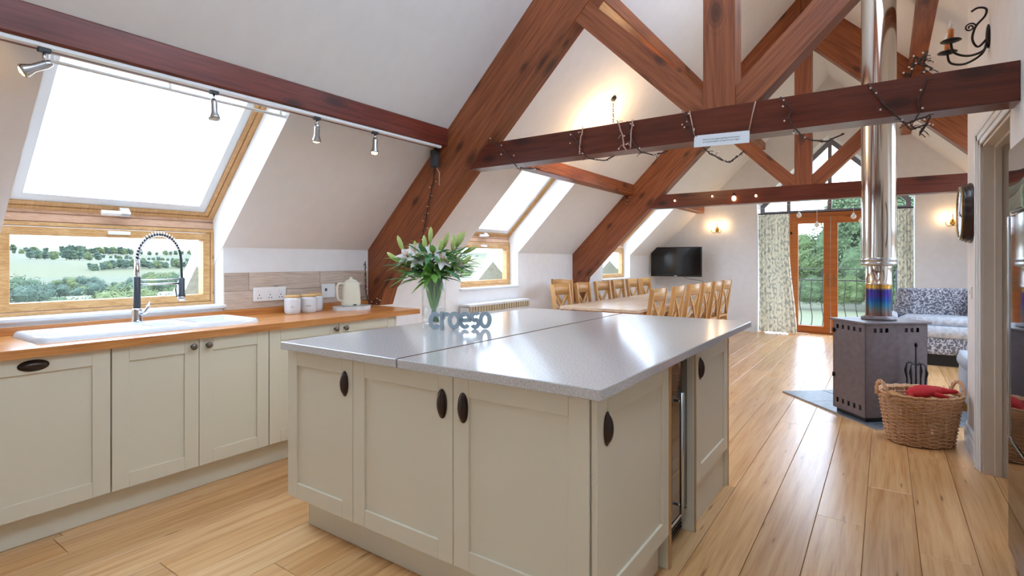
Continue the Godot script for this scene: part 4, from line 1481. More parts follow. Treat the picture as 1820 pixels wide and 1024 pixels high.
# ---------------------------------------------------------------- right wall
func build_right_side() -> void:
	# tall appliance at the right edge
	var t := thing("tall_fridge", "tall glossy black glass appliance with steel trim at the right edge", "fridge", P(0.44, 0.0, 2.66))
	var st := mk()
	rb(st, 0.03, 0.69, 0.02, 1.80, -0.49, 0.49)
	put(st, "body", M.black, t)
	st = mk()
	rb(st, 0.0, 0.03, 0.55, 1.50, -0.49, 0.452, 0.004)
	put(st, "door", M.black_glass, t)
	st = mk()
	rb(st, 0.0, 0.03, 0.06, 0.54, -0.49, 0.49, 0.004)
	put(st, "drawer", M.black_glass, t)
	st = mk()
	rb(st, -0.004, 0.03, 0.55, 1.50, 0.454, 0.49, 0.003)
	put(st, "steel_edge", M.steel, t)
	st = mk(true)
	rb(st, 0.0, 0.03, 1.508, 1.795, -0.49, 0.49, 0.012)
	put(st, "top_panel", mat("dark_chrome", c8(120, 126, 136), 0.06, 1.0), t)
	# clock
	var c := thing("wall_clock", "round dark wooden wall clock with brass rim seen edge-on", "clock", P(RWX, 1.635, 4.842))
	var face := Basis(Vector3.BACK, PI / 2)   # own y points away from the wall (-x)
	st = mk(true)
	lathe(st, [Vector2(0, 0), Vector2(0.205, 0), Vector2(0.207, 0.014), Vector2(0.198, 0.02), Vector2(0.204, 0.03), Vector2(0.190, 0.042), Vector2(0.196, 0.05), Vector2(0.182, 0.060), Vector2(0.17, 0.060), Vector2(0, 0.055)], 40, Vector3.ZERO, face)
	put(st, "case", mat("dark_walnut", c8(58, 44, 40), 0.25), c)
	st = mk(true)
	lathe(st, [Vector2(0.182, 0.058), Vector2(0.186, 0.066), Vector2(0.176, 0.069), Vector2(0.170, 0.062)], 40, Vector3.ZERO, face)
	put(st, "rim", M.brass, c)
	st = mk()
	lathe(st, [Vector2(0.171, 0.060), Vector2(0, 0.0605)], 40, Vector3.ZERO, face)
	var dial := put(st, "dial", M.plastic_white, c)
	st = mk()
	for i in 12:
		var a := TAU * i / 12.0
		var p := Vector3(-0.0612, cos(a) * 0.15, sin(a) * 0.15)
		bx(st, p - Vector3(0.0006, 0.006, 0.004), p + Vector3(0.0006, 0.006, 0.004))
	put(st, "hour_marks", M.black, dial)
	for q in [[0.09, 1.9, 0.006], [0.13, 0.4, 0.004]]:
		st = mk()
		var v := Vector3(0, cos(q[1]), sin(q[1]))
		tube(st, [Vector3(-0.063, 0, 0) - v * 0.02, Vector3(-0.063, 0, 0) + v * q[0]], q[2] / 2, 6)
		put(st, "hand", M.black, c)
	var sw := thing("light_switch", "white light switch on the wall below the clock", "switch", P(RWX, 1.087, 4.84))
	st = mk()
	rb(st, -0.009, 0.0, -0.043, 0.043, -0.043, 0.043, 0.003)
	put(st, "plate", M.plastic_white, sw)
	st = mk()
	rb(st, -0.014, -0.008, -0.012, 0.012, -0.006, 0.006, 0.002)
	put(st, "rocker", M.white_gloss, sw)
	# iron sconce above the tie beam
	var s := thing("iron_sconce", "black wrought iron twin candle wall light on the right wall, unlit", "wall light", P(RWX, 2.59, 4.07))
	st = mk(true)
	ball(st, Vector3(-0.006, 0, 0), Vector3(0.012, 0.07, 0.035), 14, 8)
	put(st, "wall_plate", M.black_iron, s)
	for k in [-1.0, 1.0]:
		st = mk(true)
		tube(st, bent([P(-0.01, -0.02, 0), P(-0.03, -0.085, 0.03 * k), P(-0.10, -0.115, 0.075 * k), P(-0.165, -0.09, 0.10 * k), P(-0.18, -0.03, 0.105 * k)]), 0.0065, 8)
		var arm := put(st, "arm", M.black_iron, s)
		st = mk(true)
		lathe(st, [Vector2(0, -0.035), Vector2(0.012, -0.035), Vector2(0.05, -0.022), Vector2(0.046, -0.018), Vector2(0, -0.026)], 18, P(-0.18, 0, 0.105 * k))
		put(st, "drip_pan", M.black_iron, arm)
		st = mk(true)
		lathe(st, [Vector2(0.0, -0.026), Vector2(0.014, -0.026), Vector2(0.014, 0.045), Vector2(0, 0.047)], 12, P(-0.18, 0, 0.105 * k))
		put(st, "candle", M.candle, arm)
		st = mk(true)
		lathe(st, [Vector2(0.0, 0.047), Vector2(0.009, 0.05), Vector2(0.012, 0.065), Vector2(0.004, 0.09), Vector2(0, 0.098)], 12, P(-0.18, 0, 0.105 * k))
		put(st, "bulb", M.frosted, arm)
	st = mk(true)
	var sc := [P(-0.01, -0.01, 0), P(-0.05, -0.05, 0), P(-0.075, 0.0, 0), P(-0.06, 0.07, 0), P(-0.02, 0.12, 0), P(-0.015, 0.16, 0), P(-0.05, 0.175, 0), P(-0.08, 0.16, 0)]
	tube(st, bent(sc), 0.006, 8)
	var sp := []
	for i in 26:
		var a := i * 0.42
		sp.append(P(-0.085 + cos(a) * 0.026 * (1.0 - i / 30.0), 0.07 + sin(a) * 0.026 * (1.0 - i / 30.0), 0))
	tube(st, sp, 0.0045, 6)
	put(st, "scroll", M.black_iron, s)


# ---------------------------------------------------------------- stove corner
func build_stove() -> void:
	var turn := 0.0
	# stove axes in plan: u to the right-back, v from the corner to the left-back
	var u := P(0.760, 0, 0.650)
	var v := P(-0.650, 0, 0.760)
	var hb := Basis(u, Vector3.UP, -v)     # own x along u, own z towards the camera's left front
	var corner := P(-0.129, 0, 5.116)
	# hearth of slates
	var h := thing("hearth", "grey slate hearth set diagonally into the oak floor", "hearth", P(-0.129, 0, 5.116))
	h.basis = hb
	for i in 3:
		for j in 3:
			var st := mk()
			var a := Vector3(-0.03 + i * 0.42, 0.0, -1.05 + j * 0.40)
			bx(st, a, a + Vector3(0.415, 0.013 + 0.001 * ((i + j) % 2), 0.395), 0.002)
			put(st, "slate", M.slate, h)
	var st := mk()
	bx(st, Vector3(-0.031, 0.0, -1.052), Vector3(1.232, 0.009, 0.152))
	put(st, "bed", M.grout, h)
	# stove
	var s := thing("wood_stove", "tall brown steel wood-burning stove with slotted sides", "stove", corner + Vector3(0, 0.014, 0))
	s.basis = hb
	var W := 0.54
	var L := 0.37
	var body := mk()
	bx(body, Vector3(0.02, 0.0, -L + 0.02), Vector3(W - 0.02, 0.035, -0.02))
	put(body, "base", M.black, s)
	# slotted jacket: four walls with rows of real holes top and bottom
	jacket(s, W, L)
	body = mk()
	bx(body, Vector3(0.035, 0.04, -L + 0.035), Vector3(W - 0.035, 0.775, -0.035))
	put(body, "firebox", M.black, s)
	body = mk()
	bx(body, Vector3(-0.022, 0.782, -L - 0.022), Vector3(W + 0.022, 0.800, 0.022), 0.003)
	put(body, "top_plate", M.stove_steel, s)
	for y in [0.30, 0.68]:
		body = mk(true)
		tube(body, [Vector3(-0.012, y, -L + 0.02), Vector3(-0.012, y + 0.035, -L + 0.02)], 0.009, 8)
		put(body, "hinge", M.black_iron, s)
	# flue
	var mid := hb * Vector3(W / 2, 0, -L / 2)
	var f := thing("flue_pipe", "shiny steel stove flue rising through the roof", "flue", corner + mid + Vector3(0, 0.815, 0))
	body = mk(true)
	lathe(body, [Vector2(0.0, 0), Vector2(0.125, 0), Vector2(0.125, 0.02), Vector2(0.098, 0.03), Vector2(0.095, 0.035)], 40)
	put(body, "collar", M.stove_steel, f)
	var hm: StandardMaterial3D = M.heat_blued_steel
	hm.uv1_triplanar = true
	hm.uv1_scale = Vector3(1, 1.0 / 0.27, 1)
	body = mk(true)
	lathe(body, [Vector2(0.092, 0.0), Vector2(0.092, 0.262)], 40)
	put(body, "blued_section", hm, f, Transform3D(Basis(), Vector3(0, 0.03, 0)))
	body = mk(true)
	lathe(body, [Vector2(0.092, 0.29), Vector2(0.0955, 0.292), Vector2(0.0955, 0.305), Vector2(0.092, 0.307), Vector2(0.092, 0.46)], 40)
	put(body, "single_wall_section", M.flue_steel, f)
	body = mk(true)
	lathe(body, [Vector2(0.092, 0.445), Vector2(0.122, 0.452), Vector2(0.127, 0.457), Vector2(0.127, 0.478), Vector2(0.122, 0.481), Vector2(0.127, 0.485), Vector2(0.127, 0.512), Vector2(0.124, 0.515)], 48)
	put(body, "locking_band", M.steel, f)
	body = mk(true)
	lathe(body, [Vector2(0.1235, 0.51), Vector2(0.1235, 3.35)], 48)
	put(body, "twin_wall_section", M.flue_steel, f)
	# tool set
	var ft := thing("fire_tool_set", "black iron fireside tools hanging on a stand behind the basket", "fire tools", P(0.20, 0.014, 5.26))
	body = mk(true)
	tube(body, [Vector3(0, 0.0, 0), Vector3(0, 0.62, 0)], 0.007, 8)
	ball(body, Vector3(0, 0.63, 0), Vector3(0.012, 0.02, 0.012), 10, 6)
	put(body, "stand", M.black_iron, ft)
	body = mk(true)
	lathe(body, [Vector2(0, 0.012), Vector2(0.09, 0.01), Vector2(0.095, 0.0), Vector2(0, 0)], 20)
	put(body, "foot", M.black_iron, ft)
	for k in 4:
		var a := k * PI / 2 + 0.5
		var q := Vector3(cos(a), 0, sin(a)) * 0.065
		body = mk(true)
		tube(body, [Vector3(0, 0.47, 0), q * 0.7 + Vector3(0, 0.49, 0), q + Vector3(0, 0.475, 0)], 0.004, 6)
		tube(body, [q + Vector3(0, 0.478, 0), q * 1.15 + Vector3(0, 0.42, 0), q + Vector3(0, 0.36, 0), q + Vector3(0, 0.16, 0)], [0.004, 0.011, 0.006, 0.006], 7)
		tube(body, [q + Vector3(0, 0.17, 0), q + Vector3(0, 0.06, 0)], [0.008, 0.028], 8)
		put(body, "tool", M.black_iron, ft)
	build_basket()


func jacket(s: Node3D, W: float, L: float) -> void:
	var t := 0.006
	# face: origin, direction, length, outward, hole centres
	var left := []
	for k in 5:
		left.append(0.055 + k * (L - 0.11) / 4.0)
	var right := [0.085, 0.135, 0.185, W - 0.185, W - 0.135, W - 0.085]
	var faces := [[Vector3(0, 0, 0), Vector3(0, 0, -1), L, Vector3(-1, 0, 0), left], [Vector3(0, 0, 0), Vector3(1, 0, 0), W, Vector3(0, 0, 1), right], [Vector3(W, 0, 0), Vector3(0, 0, -1), L, Vector3(1, 0, 0), left], [Vector3(0, 0, -L), Vector3(1, 0, 0), W, Vector3(0, 0, -1), right]]
	for k in 4:
		var f: Array = faces[k]
		var st := mk()
		var cell := func(a: float, b: float, y0: float, y1: float) -> void:
			var p: Vector3 = f[0] + f[1] * a
			var q: Vector3 = f[0] + f[1] * b - f[3] * t
			bx(st, Vector3(p.x, y0, p.z), Vector3(q.x, y1, q.z))
		var rows := [[0.085, 0.125], [0.715, 0.750]]
		if k == 1:
			rows = [[0.715, 0.750]]
		var y := 0.035
		for r in rows:
			cell.call(0.0, f[2], y, r[0])
			var a := 0.0
			for hc in f[4]:
				cell.call(a, hc - 0.013, r[0], r[1])
				a = hc + 0.013
			cell.call(a, f[2], r[0], r[1])
			y = r[1]
		cell.call(0.0, f[2], y, 0.782)
		put(st, "slotted_side", M.stove_steel, s)


func build_basket() -> void:
	var c := P(0.205, 0.0, 4.86)
	var b := thing("log_basket", "oval brown wicker log basket with two looped handles", "basket", c)
	b.rotation.y = deg_to_rad(34.0)
	var ax := 0.26
	var az := 0.215
	var hgt := 0.36
	var n := 44
	var ringpt := func(a: float, y: float, off: float) -> Vector3:
		var f := lerpf(0.79, 1.0, y / hgt)
		return Vector3(cos(a) * (ax * f + off), y, sin(a) * (az * f + off))
	# stakes
	for k in 22:
		var a := TAU * k * 2 / n
		var st := mk(true)
		tube(st, [ringpt.call(a, 0.004, 0), ringpt.call(a, hgt * 0.5, 0), ringpt.call(a, hgt, 0)], 0.0045, 5)
		put(st, "stake", M.wicker, b)
	# woven rows, each going in front of one stake and behind the next
	var rows := 25
	for r in rows:
		var y := 0.012 + r * (hgt - 0.055) / (rows - 1)
		var st := mk(true)
		var pts := []
		for k in n * 2 + 1:
			var a := TAU * k / (n * 2)
			var w := cos(a * n / 4.0 * 1.0 * 2.0 / 2.0 + (PI if r % 2 else 0.0))
			pts.append(ringpt.call(a, y, 0.0062 * w))
		tube(st, pts, 0.0058, 5, false)
		put(st, "weave", M.wicker, b)
	# rope rim
	for q in [[0.0, 0.006], [0.012, -0.003], [0.022, 0.005]]:
		var st := mk(true)
		var pts := []
		for k in n * 2 + 1:
			var a := TAU * k / (n * 2)
			pts.append(ringpt.call(a, hgt - 0.024 + q[0] + 0.003 * sin(a * 22.0), q[1]))
		tube(st, pts, 0.0085, 6, false)
		put(st, "rim", M.wicker, b)
	for s in [-1.0, 1.0]:
		for o in [-0.007, 0.007]:
			var st := mk(true)
			var pts := []
			for k in 17:
				var a := PI * k / 16.0
				pts.append(Vector3(s * (ax + 0.006 + 0.012 * sin(a)), hgt - 0.03 + 0.105 * sin(a) + o * sin(k * 1.3), -cos(a) * 0.062 + o * cos(k * 1.3)))
			tube(st, pts, 0.010, 7)
			put(st, "handle", M.wicker, b)
	var st := mk()
	var pts := PackedVector2Array()
	for k in 28:
		var a := TAU * k / 28
		pts.append(Vector2(cos(a) * ax * 0.8, sin(a) * az * 0.8))
	extr(st, pts, Vector3(0, 0.003, 0), Vector3.RIGHT, Vector3(0, 0, 1), Vector3(0, 0.01, 0))
	put(st, "bottom", M.wicker_dark, b)
	# logs
	var lg := [[Vector3(0.0, 0.30, 0.115), 0.045, 0.34, 0.05], [Vector3(-0.13, 0.30, -0.03), 0.05, 0.22, 1.45], [Vector3(0.12, 0.28, 0.02), 0.05, 0.30, -0.35], [Vector3(0.0, 0.17, 0.0), 0.05, 0.32, 0.1], [Vector3(0.03, 0.25, -0.11), 0.04, 0.28, 0.1]]
	var ll := ["split pale log lying across the front of the basket", "split pale log end poking up at the left in the basket", "split pale log slanting at the right in the basket", "split log deep in the middle of the basket", "split log at the back of the basket"]
	for i in lg.size():
		var q: Array = lg[i]
		var o := thing("log", ll[i], "log", c + Basis(Vector3.UP, b.rotation.y) * q[0], b.rotation.y + q[3], "logs in the basket")
		var l := mk()
		var sec := PackedVector2Array([Vector2(-q[1], -q[1] * 0.5), Vector2(q[1], -q[1] * 0.6), Vector2(q[1] * 0.85, q[1] * 0.1), Vector2(q[1] * 0.1, q[1] * 0.75), Vector2(-q[1] * 0.8, q[1] * 0.2)])
		extr(l, sec, Vector3(-q[2] / 2, 0, 0), Vector3(0, 0, 1), Vector3.UP, Vector3(q[2], 0, 0))
		put(l, "wood", M.log, o)
	# red gloves on top
	var g := thing("work_glove", "red leather glove lying on the logs in the basket", "glove", c + Basis(Vector3.UP, b.rotation.y) * Vector3(0.03, 0.355, 0.02), b.rotation.y)
	var gs := mk(true)
	ball(gs, Vector3(-0.03, 0.012, 0.0), Vector3(0.10, 0.040, 0.08), 18, 10, Basis(Vector3.BACK, 0.2))
	tube(gs, [Vector3(-0.08, 0.0, 0.01), Vector3(-0.11, -0.015, 0.02), Vector3(-0.135, -0.04, 0.03)], [0.03, 0.026, 0.016], 10)
	ball(gs, Vector3(0.035, 0.02, 0.0), Vector3(0.085, 0.03, 0.068), 18, 10)
	put(gs, "palm", M.red_glove, g)
	for k in 4:
		gs = mk(true)
		var z := -0.045 + k * 0.030
		tube(gs, [Vector3(0.08, 0.022, z * 0.8), Vector3(0.13, 0.02, z), Vector3(0.18 - 0.012 * absf(k - 1.4), 0.006 + 0.006 * k, z * 1.3), Vector3(0.20 - 0.014 * absf(k - 1.4), -0.002 + 0.008 * k, z * 1.4)], [0.021, 0.018, 0.015, 0.008], 8)
		put(gs, "finger", M.red_glove, g)
	gs = mk(true)
	tube(gs, [Vector3(0.0, 0.01, 0.05), Vector3(0.045, 0.0, 0.085), Vector3(0.085, -0.01, 0.095)], [0.02, 0.016, 0.008], 8)
	put(gs, "thumb", M.red_glove, g)


# ---------------------------------------------------------------- dining
func make_chair() -> Node3D:
	var t := thing("dining_chair", "oak cross-back dining chair", "chair", Vector3.ZERO, 0.0, "cross-back chairs round the dining table")
	var m: Material = M.chair_oak
	var s := 0.205
	for x in [-1.0, 1.0]:
		beam(t, "leg", Vector3(x * 0.19, 0, 0.19), Vector3(x * 0.19, 0.44, 0.18), Vector3.RIGHT, 0.036, 0.036, m, 0.004)
		beam(t, "leg", Vector3(x * s, 0, -0.22), Vector3(x * s, 0.45, -0.185), Vector3.RIGHT, 0.034, 0.042, m, 0.004)
		beam(t, "back_post", Vector3(x * s, 0.45, -0.185), Vector3(x * s, 1.005, -0.262), Vector3.RIGHT, 0.034, 0.048, m, 0.004)
		beam(t, "side_rail", Vector3(x * 0.19, 0.405, -0.17), Vector3(x * 0.19, 0.405, 0.17), Vector3.RIGHT, 0.02, 0.06, m, 0.002)
	beam(t, "front_rail", Vector3(-0.18, 0.405, 0.18), Vector3(0.18, 0.405, 0.18), Vector3.BACK, 0.02, 0.06, m, 0.002)
	var st := mk()
	extr(st, PackedVector2Array([Vector2(-0.215, 0.225), Vector2(0.215, 0.225), Vector2(0.205, -0.2), Vector2(-0.205, -0.2)]), Vector3(0, 0.435, 0), Vector3.RIGHT, Vector3(0, 0, 1), Vector3(0, 0.028, 0))
	put(st, "seat", m, t)
	# curved crest rail
	st = mk(true)
	var rows := [[], [], [], []]
	for i in 13:
		var x := -0.195 + 0.39 * i / 12.0
		var z := -0.252 - 0.035 * (1.0 - pow(x / 0.195, 2.0))
		var top := 0.995 + 0.012 * (1.0 - pow(x / 0.195, 2.0))
		rows[0].append(Vector3(x, 0.865, z + 0.016))
		rows[1].append(Vector3(x, top, z - 0.003 + 0.003))
		rows[2].append(Vector3(x, top, z - 0.022))
		rows[3].append(Vector3(x, 0.865, z - 0.004))
	ruled(st, [rows[0], rows[1]], Vector3(0, 0, 1))
	ruled(st, [rows[2], rows[3]], Vector3(0, 0, -1))
	ruled(st, [rows[1], rows[2]], Vector3.UP)
	ruled(st, [rows[3], rows[0]], Vector3.DOWN)
	put(st, "crest_rail", m, t)
	# crossed slats
	for x in [-1.0, 1.0]:
		st = mk(true)
		var pts := []
		for i in 7:
			var f := i / 6.0
			pts.append(Vector3(lerpf(-x * 0.19, x * 0.19, f), lerpf(0.50, 0.88, f), lerpf(-0.195, -0.25, f) - 0.018 * sin(PI * f) - 0.008 * x))
		var r := [[], [], [], []]
		for p in pts:
			r[0].append(p + Vector3(-x * 0.018, 0.015, 0.007))
			r[1].append(p + Vector3(x * 0.018, -0.015, 0.007))
			r[2].append(p + Vector3(x * 0.018, -0.015, -0.007))
			r[3].append(p + Vector3(-x * 0.018, 0.015, -0.007))
		for i in 4:
			ruled(st, [r[i], r[(i + 1) % 4]], [Vector3(0, 0, 1), Vector3(x, -1, 0), Vector3(0, 0, -1), Vector3(-x, 1, 0)][i])
		put(st, "cross_slat", m, t)
	return t


func build_dining() -> void:
	var t := thing("dining_table", "long oak dining table beyond the island, window sheen coloured into its top", "table", P(-2.715, 0, 7.6))
	var st := mk()
	var b := Basis(Vector3(0, 0, -1), Vector3.UP, Vector3(1, 0, 0))
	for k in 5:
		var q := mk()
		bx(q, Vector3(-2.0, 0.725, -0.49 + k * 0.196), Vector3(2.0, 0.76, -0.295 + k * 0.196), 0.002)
		put(q, "top_plank", M.table_top_sheen, t, Transform3D(b, Vector3.ZERO))
	rb(st, -0.40, 0.40, 0.64, 0.724, -1.85, 1.85)
	put(st, "apron", M.chair_oak, t)
	for x in [-0.40, 0.40]:
		for d in ([-1.9, -0.09, 1.9] if x < 0 else [-1.54, -0.265, 1.9]):
			beam(t, "leg", P(x, 0, d), P(x, 0.724, d), Vector3.RIGHT, 0.085, 0.085, M.chair_oak, 0.006)
	var c := make_chair()
	var left := [6.0, 6.62, 7.22, 7.80, 8.38, 8.96]
	var right := [5.72, 6.40, 7.05, 7.62, 8.20, 8.78]
	var ord := ["nearest", "second", "third", "fourth", "fifth", "farthest"]
	for i in 6:
		var l := "oak cross-back chair on the window side of the table, %s from the island" % ord[i]
		if i == 0:
			c.position = P(-3.165, 0, left[0])
			c.rotation.y = PI / 2
			c.set_meta("label", l)
		else:
			copy(c, P(-3.165, 0, left[i]), PI / 2 + [0, 0.05, -0.04, 0.03, -0.03, 0.02][i], l)
	for i in 6:
		copy(c, P(-2.285, 0, right[i]), -PI / 2 + [0.0, 0.05, -0.03, 0.04, 0.02, -0.04][i], "oak cross-back chair on the room side of the table, %s from the island" % ord[i])
	# one more, taller, against the wall behind the first
	var x := copy(c, P(-3.56, 0, 6.47), PI, "taller oak chair against the wall beside the truss foot")
	x.scale = Vector3(0.72, 1.05, 0.72)
	# radiator under the second window
	var r := thing("radiator", "long white radiator with a beige grille top under the window", "radiator", P(KX + 0.03, 0, 5.05))
	st = mk()
	rb(st, 0.0, 0.13, 0.15, 0.80, -0.6, 0.58, 0.004)
	put(st, "panel", M.white_paint, r)
	st = mk()
	rb(st, -0.005, 0.14, 0.805, 0.83, -0.605, 0.585, 0.003)
	put(st, "top_cover", M.white_paint, r)
	var gm := mat("grille", c8(190, 172, 140), 0.6)
	for i in 24:
		st = mk()
		rb(st, 0.13, 0.142, 0.74, 0.805, -0.595 + i * 0.049, -0.595 + i * 0.049 + 0.036, 0.002)
		put(st, "grille_slat", gm, r)
	# television
	var tv := thing("television", "black flat-screen television in the far left corner", "television", P(-3.29, 1.0, 10.2))
	st = mk()
	rb(st, -0.487, 0.487, 0.0, 0.565, 0.0, 0.045, 0.004)
	put(st, "case", M.black, tv)
	st = mk()
	rb(st, -0.470, 0.470, 0.03, 0.55, -0.003, 0.002)
	put(st, "screen", M.screen_off, tv)
	st = mk()
	rb(st, -0.03, 0.03, 0.006, 0.02, -0.004, 0.002)
	put(st, "badge", M.steel, tv)
	st = mk()
	rb(st, 0.05, 0.13, 0.2, 0.38, 0.045, GZ - 10.202, 0.003)
	rb(st, 0.0, 0.2, 0.15, 0.42, GZ - 10.212, GZ - 10.201, 0.002)
	put(st, "bracket", M.black_iron, tv)
	st = mk(true)
	tube(st, bent([P(0.1, 0.02, 0.06), P(0.2, -0.05, 0.2), P(0.42, -0.10, GZ - 10.24), P(0.5, -0.28, GZ - 10.23)]), 0.004, 6)
	put(st, "cable", M.black, tv)


# ---------------------------------------------------------------- lounge
func cushion(st: SurfaceTool, a: Vector3, b: Vector3, e := 0.35) -> void:
	# a soft box: a rounded cube between two corners
	var m := (a + b) / 2.0
	var h := (b - a).abs() / 2.0
	var n := 10
	var g := func(u: float, v: float, k: int, s: float) -> Vector3:
		var p := Vector3.ZERO
		p[k] = s
		p[(k + 1) % 3] = u
		p[(k + 2) % 3] = v
		var q := p.normalized()
		var r := p.lerp(q * 1.18, e)
		return m + r * h / lerpf(1.0, 1.18, e)
	for k in 3:
		for s in [-1.0, 1.0]:
			for i in n:
				for j in n:
					var u0 := -1.0 + 2.0 * i / n
					var u1 := -1.0 + 2.0 * (i + 1) / n
					var v0 := -1.0 + 2.0 * j / n
					var v1 := -1.0 + 2.0 * (j + 1) / n
					quad(st, g.call(u0, v0, k, s), g.call(u1, v0, k, s), g.call(u1, v1, k, s), g.call(u0, v1, k, s), m)


func build_lounge() -> void:
	var s := thing("sofa", "grey and white floral damask sofa beyond the stove", "sofa", P(1.12, 0, 8.85))
	var st := mk(true)
	cushion(st, P(-1.0, 0.14, -0.43), P(1.0, 0.36, 0.4), 0.12)
	put(st, "base", M.damask, s)
	st = mk()
	rb(st, -0.96, 0.96, 0.0, 0.145, -0.36, 0.36)
	put(st, "plinth", M.black_iron, s)
	for k in 2:
		st = mk(true)
		cushion(st, P(-0.99 + k * 0.99, 0.345, -0.45), P(-0.01 + k * 0.99, 0.50, 0.25), 0.25)
		put(st, "seat_cushion", M.damask_pale, s)
	st = mk(true)
	cushion(st, P(-0.97, 0.485, -0.40), P(0.6, 0.60, 0.2), 0.3)
	put(st, "throw_pad", M.damask_pale, s)
	st = mk(true)
	cushion(st, P(-1.02, 0.30, 0.18), P(1.02, 0.945, 0.44), 0.15)
	put(st, "backrest", M.damask, s)
	st = mk(true)
	cushion(st, P(-0.25, 0.52, 0.0), P(0.35, 0.99, 0.2), 0.4)
	put(st, "back_cushion", M.damask, s)
	for x in [-1.04, 1.04]:
		st = mk(true)
		cushion(st, P(x - 0.06, 0.02, -0.44), P(x + 0.06, 0.62, 0.42), 0.2)
		put(st, "arm", M.damask_pale, s)
	var p := thing("footstool", "pale grey upholstered footstool end behind the right wall", "footstool", P(0.90, 0, 6.35))
	st = mk(true)
	cushion(st, P(-0.34, 0.05, -0.34), P(0.34, 0.36, 0.34), 0.15)
	put(st, "base", M.pouf, p)
	st = mk(true)
	cushion(st, P(-0.36, 0.33, -0.36), P(0.36, 0.46, 0.36), 0.3)
	put(st, "cushion", M.pouf, p)
	# curtains in the gable opening
	var dots := noise_tex(90, 0.022, [[0.0, c8(168, 168, 162)], [0.40, c8(200, 198, 188)], [0.5, c8(240, 234, 218)], [1.0, c8(246, 240, 226)]], 2)
	M.curtain.albedo_texture = dots
	var cs := [[-1.905, -1.40, -1.285, "cream curtain with grey motifs left of the French doors"], [0.165, 0.375, 0.37, "cream curtain with grey motifs right of the flue"]]
	for k in 2:
		var q: Array = cs[k]
		var c := thing("curtain", q[3], "curtain", P(q[0], 0.015, GZ + 0.09))
		st = mk(true)
		for face in [0.0]:
			var rows := []
			for i in 23:
				var f := i / 22.0
				var y := 2.13 * f
				var row := []
				var nn := 60 if k == 0 else 30
				for j in nn + 1:
					var g := float(j) / nn
					var wide: float = lerpf(q[2], q[1], smoothstep(0.0, 0.75, f)) - q[0]
					var waves := 9.0 if k == 0 else 4.5
					var amp := lerpf(0.05, 0.022, smoothstep(0.85, 1.0, f))
					row.append(P(g * wide + 0.01 * sin(f * 5.0 + g * 9.0) * (1.0 - f), y, amp * sin(g * TAU * waves + 0.5 * sin(f * 4.0 + g * 7.0)) + face))
				rows.append(row)
			for i in 22:
				for j in rows[i].size() - 1:
					for t in [[0, 0, 0, 1, 1, 1], [0, 0, 1, 1, 1, 0]]:
						for v in 3:
							st.set_uv(Vector2(float(j + t[v * 2 + 1]) / (rows[i].size() - 1) * (1.0 if k == 0 else 0.45), (i + t[v * 2]) / 22.0 * 2.0))
							st.add_vertex(rows[i + t[v * 2]][j + t[v * 2 + 1]])
		put(st, "cloth", M.curtain, c)
	var cr := thing("curtain_rail", "thin dark curtain rail across the gable opening", "curtain rail", P(RX, 2.155, GZ + 0.09))
	st = mk(true)
	tube(st, [P(-1.13, 0, 0), P(1.16, 0, 0)], 0.010, 10)
	put(st, "rod", M.black_iron, cr)


# ---------------------------------------------------------------- lamps
func omni(parent: Node3D, called: String, at: Vector3, c: Color, energy: float, size := 0.03) -> void:
	var l := OmniLight3D.new()
	l.name = called
	l.position = at
	l.light_color = c
	l.light_energy = energy
	l.light_size = size
	l.omni_range = 20.0
	l.omni_attenuation = 2.0
	l.shadow_enabled = true
	parent.add_child(l, true)


